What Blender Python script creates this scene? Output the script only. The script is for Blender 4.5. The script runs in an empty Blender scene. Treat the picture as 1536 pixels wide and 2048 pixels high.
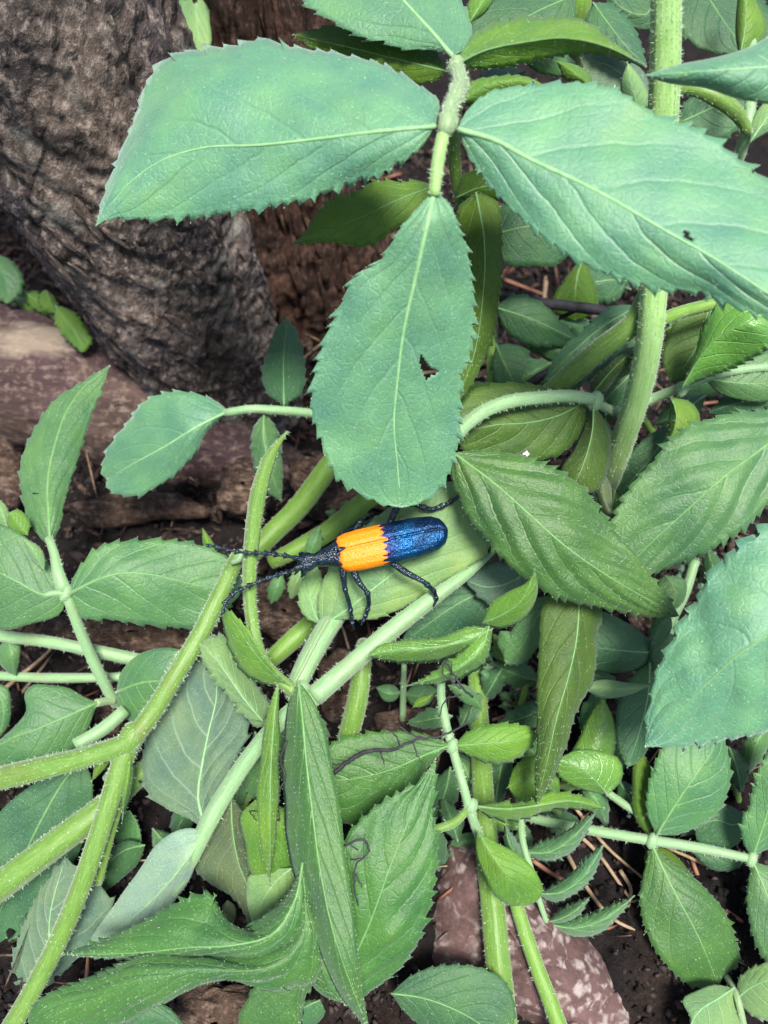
import bpy, bmesh, math, random
import numpy as np
from mathutils import Vector, Matrix

random.seed(7)
rng = np.random.default_rng(11)
S = bpy.context.scene
COL = S.collection
S.unit_settings.scale_length = 0.01            # one unit is a centimetre: the whole scene is a hand's breadth of undergrowth

# ------------------------------------------------------------------ camera
PITCH = math.radians(55.0)
H = 16.1
FPX = 28.0 / 36.0 * 2048.0
CAM = np.array([0.0, 0.0, H])
FW = np.array([0.0, math.cos(PITCH), -math.sin(PITCH)])
UP = np.array([0.0, math.sin(PITCH), math.cos(PITCH)])
RT = np.array([1.0, 0.0, 0.0])
cd = bpy.data.cameras.new('camera')
cam = bpy.data.objects.new('camera', cd)
COL.objects.link(cam)
cd.sensor_fit = 'VERTICAL'
cd.sensor_height = 36.0
cd.lens = 28.0
cd.clip_start = 0.1
cd.clip_end = 30000.0
cam.location = CAM
cam.rotation_euler = (math.pi / 2 - PITCH, 0, 0)
cd.dof.use_dof = True
cd.dof.focus_distance = 12.6
cd.dof.aperture_fstop = 0.24
S.camera = cam

# ------------------------------------------------------------------ light
W = bpy.data.worlds.new('World')
S.world = W
W.use_nodes = True
wn = W.node_tree.nodes
wl = W.node_tree.links
SUN_EL, SUN_AZ = math.radians(70), math.radians(160)
sky = wn.new('ShaderNodeTexSky')
sky.sky_type = 'NISHITA'
sky.sun_disc = False
sky.sun_elevation = SUN_EL
sky.sun_rotation = SUN_AZ
sky.air_density = 1.0
sky.dust_density = 2.5
bg = wn['Background']
bg.inputs[1].default_value = 0.095
wl.new(sky.outputs[0], bg.inputs[0])
sd = bpy.data.lights.new('sun', 'SUN')
sd.energy = 3.6
sd.angle = math.radians(16)
sd.color = (1.0, 0.96, 0.88)
so = bpy.data.objects.new('sun', sd)
COL.objects.link(so)
_dir = Vector((math.sin(SUN_AZ) * math.cos(SUN_EL), math.cos(SUN_AZ) * math.cos(SUN_EL), math.sin(SUN_EL)))
so.rotation_euler = _dir.to_track_quat('Z', 'Y').to_euler()
so.location = (0, 0, 60)
S.view_settings.view_transform = 'Standard'
S.view_settings.look = 'None'
S.view_settings.exposure = 1.06
S.view_settings.gamma = 1.0
S.view_settings.use_curve_mapping = False
S.render.engine = 'CYCLES'
S.cycles.max_bounces = 8
S.cycles.transparent_max_bounces = 6

# ------------------------------------------------------------------ helpers
def P(px, py, d):
    return CAM + d * (FW + (px - 768.0) / FPX * RT + (1024.0 - py) / FPX * UP)

def ground_depth(py, z=0.0):
    return (H - z) / (math.sin(PITCH) - (1024.0 - py) / FPX * math.cos(PITCH))

def _hash(ix, iy, iz, s):
    n = (ix * 374761393 + iy * 668265263 + iz * 2147483647 + s * 974634777).astype(np.int64)
    n = (n ^ (n >> 13)) * 1274126177
    n = n ^ (n >> 16)
    return (n & 0xFFFFFF) / float(0xFFFFFF)

def vnoise(p, s=0):
    p = np.asarray(p, float)
    i = np.floor(p).astype(np.int64)
    f = p - i
    f = f * f * (3 - 2 * f)
    r = 0
    for dx in (0, 1):
        for dy in (0, 1):
            for dz in (0, 1):
                w = (f[:, 0] if dx else 1 - f[:, 0]) * (f[:, 1] if dy else 1 - f[:, 1]) * (f[:, 2] if dz else 1 - f[:, 2])
                r = r + w * _hash(i[:, 0] + dx, i[:, 1] + dy, i[:, 2] + dz, s)
    return r

def fbm(p, octv=4, s=0):
    a, r, t = 1.0, 0, 0
    p = np.asarray(p, float)
    for k in range(octv):
        r = r + a * vnoise(p, s + k * 17)
        t += a
        a *= 0.5
        p = p * 2.03
    return r / t

def curve(pts, n, ts=None):
    """smooth curve through the points, n samples evenly spaced by length"""
    p = np.asarray(pts, float)
    if len(p) == 2:
        t = np.linspace(0, 1, n) if ts is None else ts
        return p[0] + (p[1] - p[0]) * t[:, None]
    c = np.concatenate([[0], np.cumsum(np.linalg.norm(np.diff(p[:, :2], axis=0), axis=1) + 1e-9)])
    m = np.zeros_like(p)
    for k in range(len(p)):
        if k == 0: m[k] = (p[1] - p[0]) / (c[1] - c[0])
        elif k == len(p) - 1: m[k] = (p[-1] - p[-2]) / (c[-1] - c[-2])
        else:
            a, b = c[k] - c[k - 1], c[k + 1] - c[k]
            m[k] = ((p[k] - p[k - 1]) / a * b + (p[k + 1] - p[k]) / b * a) / (a + b)
    x = np.linspace(0, c[-1], 400)
    k = np.clip(np.searchsorted(c, x, side='right') - 1, 0, len(p) - 2)
    h = (c[k + 1] - c[k])[:, None]
    u = ((x - c[k]) / h[:, 0])[:, None]
    q = (2*u**3 - 3*u**2 + 1) * p[k] + (u**3 - 2*u**2 + u) * h * m[k] + (-2*u**3 + 3*u**2) * p[k + 1] + (u**3 - u**2) * h * m[k + 1]
    L = np.concatenate([[0], np.cumsum(np.linalg.norm(np.diff(q[:, :2], axis=0), axis=1))])
    t = (np.linspace(0, 1, n) if ts is None else ts) * L[-1]
    return np.stack([np.interp(t, L, q[:, j]) for j in range(p.shape[1])], axis=1)

def lerp_list(vals, t):
    v = np.asarray(vals, float)
    if v.ndim == 0: return np.full_like(t, float(v))
    x = np.linspace(0, 1, len(v))
    y = np.interp(t, x, v)
    return y

def new_mesh(name, verts, faces, mats, parent=None, origin=None, mat_idx=None, smooth=True, uv=None):
    """one mesh object; verts in world space, stored about its own origin"""
    verts = np.asarray(verts, float)
    if origin is None:
        origin = verts.mean(axis=0)
    origin = np.asarray(origin, float)
    me = bpy.data.meshes.new(name)
    v = verts - origin
    if isinstance(faces, np.ndarray) and faces.ndim == 2:
        nf, k = faces.shape
        me.vertices.add(len(v))
        me.vertices.foreach_set('co', v.ravel())
        me.loops.add(nf * k)
        me.loops.foreach_set('vertex_index', faces.ravel().astype(np.int32))
        me.polygons.add(nf)
        me.polygons.foreach_set('loop_start', np.arange(0, nf * k, k, dtype=np.int32))
        me.polygons.foreach_set('loop_total', np.full(nf, k, dtype=np.int32))
    else:
        me.from_pydata(v.tolist(), [], [tuple(int(i) for i in f) for f in faces])
        nf = len(faces)
    for m in (mats if isinstance(mats, (list, tuple)) else [mats]):
        me.materials.append(m)
    if mat_idx is not None:
        me.polygons.foreach_set('material_index', np.asarray(mat_idx, dtype=np.int32))
    me.update(calc_edges=True)
    if uv is not None:
        lay = me.uv_layers.new(name='UVMap')
        li = np.zeros(len(me.loops), dtype=np.int32)
        me.loops.foreach_get('vertex_index', li)
        lay.data.foreach_set('uv', np.asarray(uv, float)[li].ravel())
    if smooth:
        me.polygons.foreach_set('use_smooth', np.ones(nf, dtype=bool))
    me.validate(clean_customdata=False)
    o = bpy.data.objects.new(name, me)
    COL.objects.link(o)
    if parent is not None:
        o.parent = parent
        pl = np.array(parent['_wloc'])
        o.location = origin - pl
    else:
        o.location = origin
    o['_wloc'] = [float(x) for x in origin]
    return o

def thing(name, label, cat, loc, group=None):
    o = bpy.data.objects.new(name, None)
    COL.objects.link(o)
    o.empty_display_size = 0.5
    o.location = loc
    o['_wloc'] = [float(x) for x in loc]
    o['label'] = label
    o['category'] = cat
    if group: o['group'] = group
    return o

def tag(o, label, cat, group=None):
    o['label'] = label
    o['category'] = cat
    if group: o['group'] = group
    return o

# ------------------------------------------------------------------ materials
class NT:
    def __init__(self, name):
        self.m = bpy.data.materials.new(name)
        self.m.use_nodes = True
        self.t = self.m.node_tree
        self.n = self.t.nodes
        self.b = self.n['Principled BSDF']
        self.out = self.n['Material Output']
    def link(self, a, b): self.t.links.new(a, b)
    def val(self, sock, v):
        if hasattr(v, 'is_linked') or isinstance(v, bpy.types.NodeSocket): self.link(v, sock)
        else: sock.default_value = v
    def math(self, op, a, b=0.0, c=0.0, clamp=False):
        n = self.n.new('ShaderNodeMath'); n.operation = op; n.use_clamp = clamp
        self.val(n.inputs[0], a); self.val(n.inputs[1], b); self.val(n.inputs[2], c)
        return n.outputs[0]
    def mix(self, f, a, b, mode='MIX'):
        n = self.n.new('ShaderNodeMix'); n.data_type = 'RGBA'; n.blend_type = mode
        self.val(n.inputs[0], f)
        for s, v in ((n.inputs[6], a), (n.inputs[7], b)):
            self.val(s, v if not isinstance(v, tuple) else (v[0], v[1], v[2], 1.0))
        return n.outputs[2]
    def ramp(self, f, stops):
        n = self.n.new('ShaderNodeValToRGB')
        e = n.color_ramp.elements
        while len(e) < len(stops): e.new(0.5)
        for k, (pos, c) in enumerate(stops):
            e[k].position = pos
            e[k].color = (c, c, c, 1) if not isinstance(c, tuple) else (*c, 1)
        self.val(n.inputs[0], f)
        return n.outputs[0]
    def coord(self, which='Object'):
        return self.n.new('ShaderNodeTexCoord').outputs[which]
    def mapping(self, v, scale=(1, 1, 1), rot=(0, 0, 0)):
        n = self.n.new('ShaderNodeMapping')
        self.link(v, n.inputs[0]); n.inputs[2].default_value = rot; n.inputs[3].default_value = scale
        return n.outputs[0]
    def noise(self, v, scale, detail=4, rough=0.55, dist=0.0):
        n = self.n.new('ShaderNodeTexNoise')
        self.link(v, n.inputs['Vector'])
        n.inputs['Scale'].default_value = scale; n.inputs['Detail'].default_value = detail
        n.inputs['Roughness'].default_value = rough; n.inputs['Distortion'].default_value = dist
        return n.outputs[0]
    def n_color(self, v, scale):
        n = self.n.new('ShaderNodeTexNoise'); self.link(v, n.inputs['Vector']); n.inputs['Scale'].default_value = scale
        return n.outputs[1]
    def voro(self, v, scale, feature='F1', rand=1.0, out=0):
        n = self.n.new('ShaderNodeTexVoronoi'); n.feature = feature
        self.link(v, n.inputs['Vector']); n.inputs['Scale'].default_value = scale
        n.inputs['Randomness'].default_value = rand
        return n.outputs[out]
    def bump(self, h, strength=0.3, dist=0.02, prev=None):
        n = self.n.new('ShaderNodeBump')
        n.inputs['Strength'].default_value = strength; n.inputs['Distance'].default_value = dist
        self.link(h, n.inputs['Height'])
        if prev is not None: self.link(prev, n.inputs['Normal'])
        return n.outputs[0]
    def random(self):
        return self.n.new('ShaderNodeObjectInfo').outputs['Random']

NV, KV = 5.6, 0.40       # lateral vein pairs per leaf, and how far they sweep towards the tip

def leaf_material(name, col, vein, rough=0.5, transl=0.35, tcol=None, sheen=0.25, spec=0.4, vein_amt=0.5, dust=0.35, mottle=0.35, raised=False, veinw=0.035):
    g = NT(name)
    co = g.coord('Object')
    uvn = g.n.new('ShaderNodeSeparateXYZ'); g.link(g.coord('UV'), uvn.inputs[0])
    u = g.math('ABSOLUTE', g.math('MULTIPLY', g.math('SUBTRACT', uvn.outputs[0], 0.5), 2.0))
    side = g.math('GREATER_THAN', uvn.outputs[0], 0.5)
    wob = g.math('MULTIPLY', g.math('SUBTRACT', g.noise(co, 2.2, 2), 0.5), 0.05)
    tt = g.math('ADD', uvn.outputs[1], wob)
    ph = g.math('MULTIPLY', g.math('SUBTRACT', tt, g.math('MULTIPLY', g.math('POWER', u, 1.2), KV)), NV)
    ph = g.math('ADD', ph, g.math('MULTIPLY', side, 0.45))
    pp = g.math('PINGPONG', ph, 0.5)                                     # 0 on a vein
    vm = g.math('SUBTRACT', 1.0, g.math('DIVIDE', pp, veinw * 2.2), clamp=True)
    fade = g.math('MULTIPLY', g.math('SUBTRACT', 1.0, g.math('POWER', u, 3.0)), vm, clamp=True)
    # net of small veins
    net = g.voro(g.mix(0.07, co, g.n_color(co, 5.0)), 8.5, 'DISTANCE_TO_EDGE')
    nm = g.math('SUBTRACT', 1.0, g.math('MULTIPLY', net, 20.0), clamp=True)
    big = g.noise(co, 1.4, 3)
    fine = g.noise(co, 26.0, 5, 0.75)
    hairy = g.noise(co, 44.0, 3, 0.85)
    c2 = (col[0] * 1.40, col[1] * 1.22, col[2] * 0.95)
    c1 = (col[0] * 0.66, col[1] * 0.76, col[2] * 0.90)
    base = g.mix(g.ramp(big, [(0.3, 0.0), (0.7, 1.0)]), c1, c2)
    base = g.mix(g.math('MULTIPLY', g.math('SUBTRACT', fine, 0.42), 2.2 * mottle, clamp=True), base, (min(1, col[0] * 1.7 + .02), min(1, col[1] * 1.5 + .02), min(1, col[2] * 1.6 + .02)))
    base = g.mix(g.ramp(hairy, [(0.55, 0.0), (0.70, 0.65)]), base, (min(1, col[0] * 2.2 + .06), min(1, col[1] * 1.8 + .06), min(1, col[2] * 2.0 + .06)))
    hsv = g.n.new('ShaderNodeHueSaturation')
    rnd = g.random()
    g.val(hsv.inputs['Hue'], g.math('ADD', 0.492, g.math('MULTIPLY', rnd, 0.016)))
    g.val(hsv.inputs['Value'], g.math('ADD', 0.9, g.math('MULTIPLY', rnd, 0.2)))
    g.link(base, hsv.inputs['Color'])
    base = hsv.outputs[0]
    base = g.mix(g.math('MULTIPLY', fade, vein_amt), base, vein)
    base = g.mix(g.math('MULTIPLY', nm, 0.13 if not raised else 0.22), base, vein)
    # brown nicks and pale pollen grains, which lie on the blade
    dots = g.voro(co, 16.0, 'F1')
    dm = g.math('LESS_THAN', dots, 0.075)
    dsel = g.math('GREATER_THAN', g.noise(co, 5.0, 2), 0.49)
    base = g.mix(g.math('MULTIPLY', g.math('MULTIPLY', dm, dsel), dust), base, (0.62, 0.72, 0.55))
    stain = g.noise(co, 0.75, 4, 0.6, 0.4)
    base = g.mix(g.ramp(stain, [(0.58, 0.0), (0.74, 0.35)]), base, (col[0] * 1.7 + .01, col[1] * 1.15, col[2] * 0.55))
    nick = g.math('LESS_THAN', g.noise(co, 3.3, 5, 0.7), 0.235)
    base = g.mix(g.math('MULTIPLY', nick, 0.7), base, (0.06, 0.04, 0.015))
    g.link(base, g.b.inputs['Base Color'])
    g.val(g.b.inputs['Roughness'], g.math('ADD', rough - 0.1, g.math('MULTIPLY', fine, 0.22)))
    g.b.inputs['Specular IOR Level'].default_value = spec
    g.b.inputs['Sheen Weight'].default_value = sheen
    g.b.inputs['Sheen Roughness'].default_value = 0.45
    g.b.inputs['Sheen Tint'].default_value = (0.8, 1.0, 0.95, 1)
    sgn = 1.0 if raised else -1.0
    dome = g.math('MULTIPLY', net, 7.0, clamp=True)
    h = g.math('ADD', g.math('MULTIPLY', fade, 0.9 * sgn), g.math('MULTIPLY', dome, -0.26 * sgn))
    h = g.math('ADD', h, g.math('ADD', g.math('MULTIPLY', fine, 0.7), g.math('MULTIPLY', hairy, 0.4)))
    bn = g.bump(h, 0.6, 0.022)
    g.link(bn, g.b.inputs['Normal'])
    tr = g.n.new('ShaderNodeBsdfTranslucent')
    tc = tcol or (col[0] * 2.4 + 0.02, col[1] * 2.0 + .02, col[2] * 0.5)
    g.link(g.mix(g.math('MULTIPLY', fade, 0.6), tc, (tc[0] * .7, tc[1] * .7, tc[2] * .7)), tr.inputs[0])
    g.link(bn, tr.inputs[1])
    mx = g.n.new('ShaderNodeMixShader')
    mx.inputs[0].default_value = transl
    g.link(g.b.outputs[0], mx.inputs[1]); g.link(tr.outputs[0], mx.inputs[2])
    g.link(mx.outputs[0], g.out.inputs[0])
    return g.m

def plain_material(name, c1, c2, scale=4.0, rough=0.6, bump=0.3, bdist=0.02, spec=0.3, stretch=(1, 1, 1), detail=6, c3=None, c3_at=0.62, sheen=0.0):
    g = NT(name)
    co = g.mapping(g.coord('Object'), stretch)
    n = g.noise(co, scale, detail, 0.62)
    base = g.mix(g.ramp(n, [(0.3, 0.0), (0.7, 1.0)]), c1, c2)
    if c3:
        m = g.noise(co, scale * 0.45, 5, 0.65, 0.3)
        base = g.mix(g.ramp(m, [(c3_at, 0.0), (c3_at + 0.08, 1.0)]), base, c3)
    g.link(base, g.b.inputs['Base Color'])
    g.b.inputs['Roughness'].default_value = rough
    g.b.inputs['Specular IOR Level'].default_value = spec
    g.b.inputs['Sheen Weight'].default_value = sheen
    fine = g.noise(co, scale * 5, 5, 0.7)
    g.link(g.bump(g.math('ADD', n, g.math('MULTIPLY', fine, 0.5)), bump, bdist), g.b.inputs['Normal'])
    return g.m

def stem_material(name, c1, c2, streak, rough=0.45, spec=0.4):
    g = NT(name)
    uvn = g.n.new('ShaderNodeSeparateXYZ'); g.link(g.coord('UV'), uvn.inputs[0])
    comb = g.n.new('ShaderNodeCombineXYZ')
    g.val(comb.inputs[0], g.math('MULTIPLY', uvn.outputs[0], 6.0)); g.val(comb.inputs[1], g.math('MULTIPLY', uvn.outputs[1], 1.2))
    n = g.noise(comb.outputs[0], 2.5, 4, 0.6)
    co = g.coord('Object')
    sp = g.noise(co, 30.0, 3, 0.7)
    base = g.mix(g.ramp(n, [(0.25, 0.0), (0.75, 1.0)]), c1, c2)
    base = g.mix(g.ramp(g.noise(co, 1.1, 3), [(0.58, 0.0), (0.75, 0.55)]), base, streak)
    base = g.mix(g.math('MULTIPLY', g.math('GREATER_THAN', sp, 0.66), 0.5), base, (0.5, 0.62, 0.4))
    g.link(base, g.b.inputs['Base Color'])
    g.b.inputs['Roughness'].default_value = rough
    g.b.inputs['Specular IOR Level'].default_value = spec
    g.b.inputs['Subsurface Weight'].default_value = 0.15
    g.b.inputs['Subsurface Radius'].default_value = (0.05, 0.08, 0.02)
    g.b.inputs['Subsurface Scale'].default_value = 0.5
    g.b.inputs['Sheen Weight'].default_value = 0.25
    g.link(g.bump(g.math('ADD', n, g.math('MULTIPLY', sp, 0.6)), 0.4, 0.02), g.b.inputs['Normal'])
    return g.m

M = {}
VEIN = (0.30, 0.46, 0.24)
M['teal'] = leaf_material('leaf_bluegreen', (0.092, 0.268, 0.142), (0.15, 0.34, 0.19), rough=0.36, transl=0.26, sheen=0.5, spec=0.75, vein_amt=0.5)  # base colour shifted bluish white to carry the sky's sheen
M['mid'] = leaf_material('leaf_midgreen', (0.073, 0.205, 0.068), (0.13, 0.30, 0.11), rough=0.38, transl=0.30, sheen=0.25, spec=0.7, vein_amt=0.6)  # base lightened and cooled: some sky sheen is in the colour
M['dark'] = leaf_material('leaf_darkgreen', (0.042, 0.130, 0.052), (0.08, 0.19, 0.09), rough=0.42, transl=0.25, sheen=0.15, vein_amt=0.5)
M['bright'] = leaf_material('leaf_younggreen', (0.140, 0.305, 0.038), (0.22, 0.42, 0.10), rough=0.40, tcol=(0.36, 0.58, 0.07), transl=0.45, sheen=0.2, spec=0.5, vein_amt=0.5)
M['gloss'] = leaf_material('leaf_glossygreen', (0.115, 0.300, 0.045), (0.24, 0.42, 0.12), rough=0.20, transl=0.26, sheen=0.1, spec=1.0, vein_amt=0.5, dust=0.1)
M['olive'] = leaf_material('leaf_olive', (0.092, 0.200, 0.020), (0.14, 0.27, 0.05), rough=0.46, tcol=(0.30, 0.48, 0.05), transl=0.50, sheen=0.2, vein_amt=0.5)
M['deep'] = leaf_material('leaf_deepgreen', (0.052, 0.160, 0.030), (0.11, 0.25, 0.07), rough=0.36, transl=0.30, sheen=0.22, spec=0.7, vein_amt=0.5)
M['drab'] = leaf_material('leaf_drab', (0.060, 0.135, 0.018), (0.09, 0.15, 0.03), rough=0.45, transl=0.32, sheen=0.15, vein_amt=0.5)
M['under'] = leaf_material('leaf_underside', (0.105, 0.195, 0.125), (0.27, 0.39, 0.26), rough=0.6, transl=0.28, sheen=0.3, spec=0.3, vein_amt=0.8, raised=True, dust=0.15)
M['palegreen'] = leaf_material('leaf_pale', (0.180, 0.345, 0.130), (0.28, 0.43, 0.20), rough=0.45, tcol=(0.36, 0.58, 0.16), transl=0.33, sheen=0.3, vein_amt=0.6)
M['frost'] = leaf_material('leaf_silvery', (0.21, 0.35, 0.26), (0.33, 0.48, 0.36), rough=0.55, transl=0.22, sheen=0.4, vein_amt=0.6, raised=True, dust=0.2)
M['wither'] = leaf_material('leaf_withered', (0.085, 0.135, 0.062), (0.20, 0.24, 0.14), rough=0.6, transl=0.25, sheen=0.2, vein_amt=0.6)
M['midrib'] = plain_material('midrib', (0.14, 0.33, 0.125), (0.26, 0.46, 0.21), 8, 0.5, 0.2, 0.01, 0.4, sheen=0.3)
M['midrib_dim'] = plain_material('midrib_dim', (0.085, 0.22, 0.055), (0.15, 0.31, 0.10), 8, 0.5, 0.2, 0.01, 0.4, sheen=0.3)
M['hair'] = plain_material('plant_hair', (0.40, 0.55, 0.36), (0.55, 0.68, 0.50), 3, 0.5, 0.0, 0.01, 0.4)
M['stem'] = stem_material('stem_green', (0.072, 0.165, 0.016), (0.150, 0.275, 0.050), (0.12, 0.13, 0.025))
M['stem_light'] = stem_material('stem_light', (0.17, 0.35, 0.075), (0.32, 0.50, 0.19), (0.20, 0.30, 0.08))
M['stem_olive'] = stem_material('stem_olive', (0.085, 0.19, 0.018), (0.16, 0.30, 0.04), (0.10, 0.17, 0.02))
M['stem_pale'] = stem_material('stem_pale', (0.14, 0.28, 0.11), (0.25, 0.40, 0.21), (0.19, 0.25, 0.11))
M['stem_purple'] = stem_material('stem_purple', (0.13, 0.24, 0.085), (0.27, 0.36, 0.20), (0.11, 0.045, 0.07))

# ------------------------------------------------------------------ leaves and stems
def smooth_px(p0, pts, p1):
    return [p0] + list(pts) + [p1]

def inside(poly, x, y):
    r = np.zeros(x.shape, bool)
    n = len(poly)
    for i in range(n):
        x0, y0 = poly[i]; x1, y1 = poly[(i + 1) % n]
        c = ((y0 > y) != (y1 > y)) & (x < (x1 - x0) * (y - y0) / (y1 - y0 + 1e-9) + x0)
        r ^= c
    return r

def hairs(points, normals, length, width, count, lean=None):
    """tiny bristles as slim triangles standing on the surface"""
    if count <= 0: return np.zeros((0, 3)), np.zeros((0, 3), int)
    k = rng.integers(0, len(points), count)
    p = points[k]
    n = normals[k] + rng.normal(0, 0.55, (count, 3))
    if lean is not None: n = n + lean[k]
    n /= np.linalg.norm(n, axis=1)[:, None]
    s = np.cross(n, rng.normal(0, 1, (count, 3)))
    s /= np.linalg.norm(s, axis=1)[:, None] + 1e-9
    L = length * rng.uniform(0.5, 1.2, (count, 1))
    v = np.stack([p - s * width / 2, p + s * width / 2, p + n * L], axis=1).reshape(-1, 3)
    return v, np.arange(count * 3).reshape(-1, 3)

def leaf(plant, kind, mid, a, b, d, fold=(0.0, 0.0), teeth=22, amp=6.0, back='under', quilt=0.018, hole=None, rib=5.0, ribmat=None,
         curl=1.4, hair=1.0, name='leaf', label=None, wave=0.0):
    p0, p1 = mid[0], mid[-1]
    A = smooth_px(p0, a, p1); B = smooth_px(p0, b, p1)
    Lpx = float(np.sum(np.linalg.norm(np.diff(np.array(mid, float), axis=0), axis=1)))
    if teeth:
        nt = max(4, int(Lpx / teeth))
        per = np.array([0.0, 0.4, 0.74, 0.92])
        kn = np.arange(nt + 1, dtype=float)
        kn[1:-1] += np.random.default_rng(int(abs(p0[0] * 3 + p1[1] * 5)) % 9999).uniform(-0.3, 0.3, nt - 1)
        kn /= nt
        ts = np.concatenate([kn[k] + per * (kn[k + 1] - kn[k]) for k in range(nt)] + [[1.0]])
        if Lpx > 450 and hole: 
            ts = np.unique(np.concatenate([ts, (ts[1:] + ts[:-1]) / 2]))
    else:
        nt = 0
        ts = np.linspace(0, 1, max(10, int(Lpx / 9)))
    nr = len(ts)
    m = curve(mid, nr, ts); ea = curve(A, nr, ts); eb = curve(B, nr, ts)
    wpx = max(np.linalg.norm(ea - m, axis=1).max(), np.linalg.norm(eb - m, axis=1).max())
    nc = int(np.clip(wpx / 9, 4, 14)) * (2 if hole else 1)
    us = np.concatenate([-np.linspace(1, 0, nc + 1)[:-1], np.linspace(0, 1, nc + 1)])
    dm = lerp_list(d, ts) if not np.isscalar(d) else np.full(nr, float(d))
    if not np.isscalar(d) and len(d) > 2:
        dm = curve(np.stack([np.linspace(0, 1, len(d)), np.asarray(d, float)], 1), nr, ts)[:, 1]
    prof = np.sin(np.pi * np.clip(ts, 0, 1) ** 0.8) ** 0.6 if True else 1
    prof = np.nan_to_num(prof)
    grid = np.zeros((nr, len(us), 3)); dep = np.zeros((nr, len(us)))
    seed = int(abs(p0[0] * 7 + p0[1] * 13 + p1[0] * 3)) % 1000
    jr = np.random.default_rng(seed)
    ja = jr.uniform(0.35, 1.5, (2, max(nt, 1) + 1))
    px = np.zeros((nr, len(us))); py = np.zeros((nr, len(us)))
    for j, uu in enumerate(us):
        e = ea if uu < 0 else eb
        q = m + (e - m) * abs(uu)
        if nt and abs(uu) > 0.999:
            o = e - m
            o = o / (np.linalg.norm(o, axis=1)[:, None] + 1e-6)
            tg = np.gradient(e, axis=0); tg /= np.linalg.norm(tg, axis=1)[:, None] + 1e-6
            ki = np.clip(np.searchsorted(kn, ts, side='right') - 1, 0, nt - 1); fr = (ts - kn[ki]) / (kn[ki + 1] - kn[ki])
            h = np.interp(fr, [0, 0.4, 0.74, 0.92, 1.0], [0, 0.42, 1.0, 0.05, 0.0]) * ja[0 if uu < 0 else 1][ki]
            env = np.clip(ts * 5 - 0.15, 0, 1) * np.clip((1 - ts) * 14, 0.0, 1)
            q = q + (o * 0.8 + tg * 0.5) * (h * amp * 1.5 * env)[:, None]
        px[:, j] = q[:, 0]; py[:, j] = q[:, 1]
        f = fold[0] if uu < 0 else fold[1]
        dep[:, j] = dm + f * prof * abs(uu) ** curl
    if wave:
        dep += wave * np.sin(ts * 14 + seed)[:, None] * (np.abs(us) ** 2)[None, :]
    lv = CAM + dep[..., None] * (FW + (px - 768.0)[..., None] / FPX * RT + (1024.0 - py)[..., None] / FPX * UP)
    # relief: quilted between the side veins
    dt = np.gradient(lv, axis=0); du = np.gradient(lv, axis=1)
    nrm = np.cross(dt, du); nrm /= np.linalg.norm(nrm, axis=2)[..., None] + 1e-9
    view = lv - CAM
    flip = np.sum(nrm * view, axis=2) > 0
    nrm[flip] *= -1
    U = np.abs(us)[None, :] * np.ones((nr, 1)); T = ts[:, None] * np.ones((1, len(us)))
    ph = (T - KV * U ** 1.2) * NV + (us[None, :] > 0) * 0.45
    pp = np.abs(ph - np.round(ph))
    bul = np.clip(pp * 2, 0, 1) ** 0.7
    dz = quilt * (bul - 0.5) * np.clip(U * 3, 0, 1) * np.clip((1 - U) * 3, 0, 1) * prof[:, None]
    scale = Lpx / 400.0
    dz *= np.clip(scale, 0.35, 1.3)
    flat = lv.reshape(-1, 3)
    dz += ((fbm(flat * 1.15, 2, seed) - 0.5) * 0.24 * np.clip(scale, 0.2, 1.0)).reshape(nr, -1) * np.clip(prof, 0, 1)[:, None] * np.clip(U * 2.5, 0, 1)
    lv = lv + nrm * dz[..., None]
    th = 0.012
    top = lv.reshape(-1, 3); bot = (lv - nrm * th).reshape(-1, 3)
    R, C = nr, len(us)
    idx = np.arange(R * C).reshape(R, C)
    q = np.stack([idx[:-1, :-1], idx[1:, :-1], idx[1:, 1:], idx[:-1, 1:]], axis=2).reshape(-1, 4)
    if hole:
        cx = (px[:-1, :-1] + px[1:, 1:]) / 2; cy = (py[:-1, :-1] + py[1:, 1:]) / 2
        kill = np.zeros(cx.shape, bool)
        for h in (hole if isinstance(hole[0][0], (tuple, list)) else [hole]):
            kill |= inside(h, cx, cy)
        q = q[~kill.ravel()]
    # orientation: the top sheet faces the viewer's side
    v0, v1, v2 = top[q[:, 0]], top[q[:, 1]], top[q[:, 2]]
    fn = np.cross(v1 - v0, v2 - v0)
    if np.sum(fn * nrm.reshape(-1, 3)[q[:, 0]]) < 0: q = q[:, ::-1]
    off = R * C
    # rim
    ed = {}
    for f in q:
        for i in range(4):
            e = (f[i], f[(i + 1) % 4])
            if (e[1], e[0]) in ed: del ed[(e[1], e[0])]
            else: ed[e] = 1
    rim = np.array([[e[1], e[0], e[0] + off, e[1] + off] for e in ed], int)
    faces = np.concatenate([q, q[:, ::-1] + off, rim])
    mi = np.concatenate([np.zeros(len(q)), np.ones(len(q)), np.zeros(len(rim))]).astype(int)
    uv = np.stack([np.tile(us * .5 + .5, R), np.repeat(ts, C)], axis=1)
    uv = np.concatenate([uv, uv])
    verts = np.concatenate([top, bot])
    hv = None
    if hair > 0:
        area = np.linalg.norm(fn, axis=1).sum()
        nh = int(min(6000, area * 170 * hair))
        lean = np.repeat(dt[:, :, :].reshape(-1, 3), 1, axis=0)
        lean = lean / (np.linalg.norm(lean, axis=1)[:, None] + 1e-9) * 1.2
        used = np.unique(q)
        hv, hf = hairs(top[used], nrm.reshape(-1, 3)[used], 0.030, 0.0042, nh, lean[used])
        # bristles along the margins
        er = np.concatenate([idx[:, 0], idx[:, -1]])
        outw = np.concatenate([top[idx[:, 0]] - top[idx[:, 1]], top[idx[:, -1]] - top[idx[:, -2]]])
        outw /= np.linalg.norm(outw, axis=1)[:, None] + 1e-9
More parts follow.
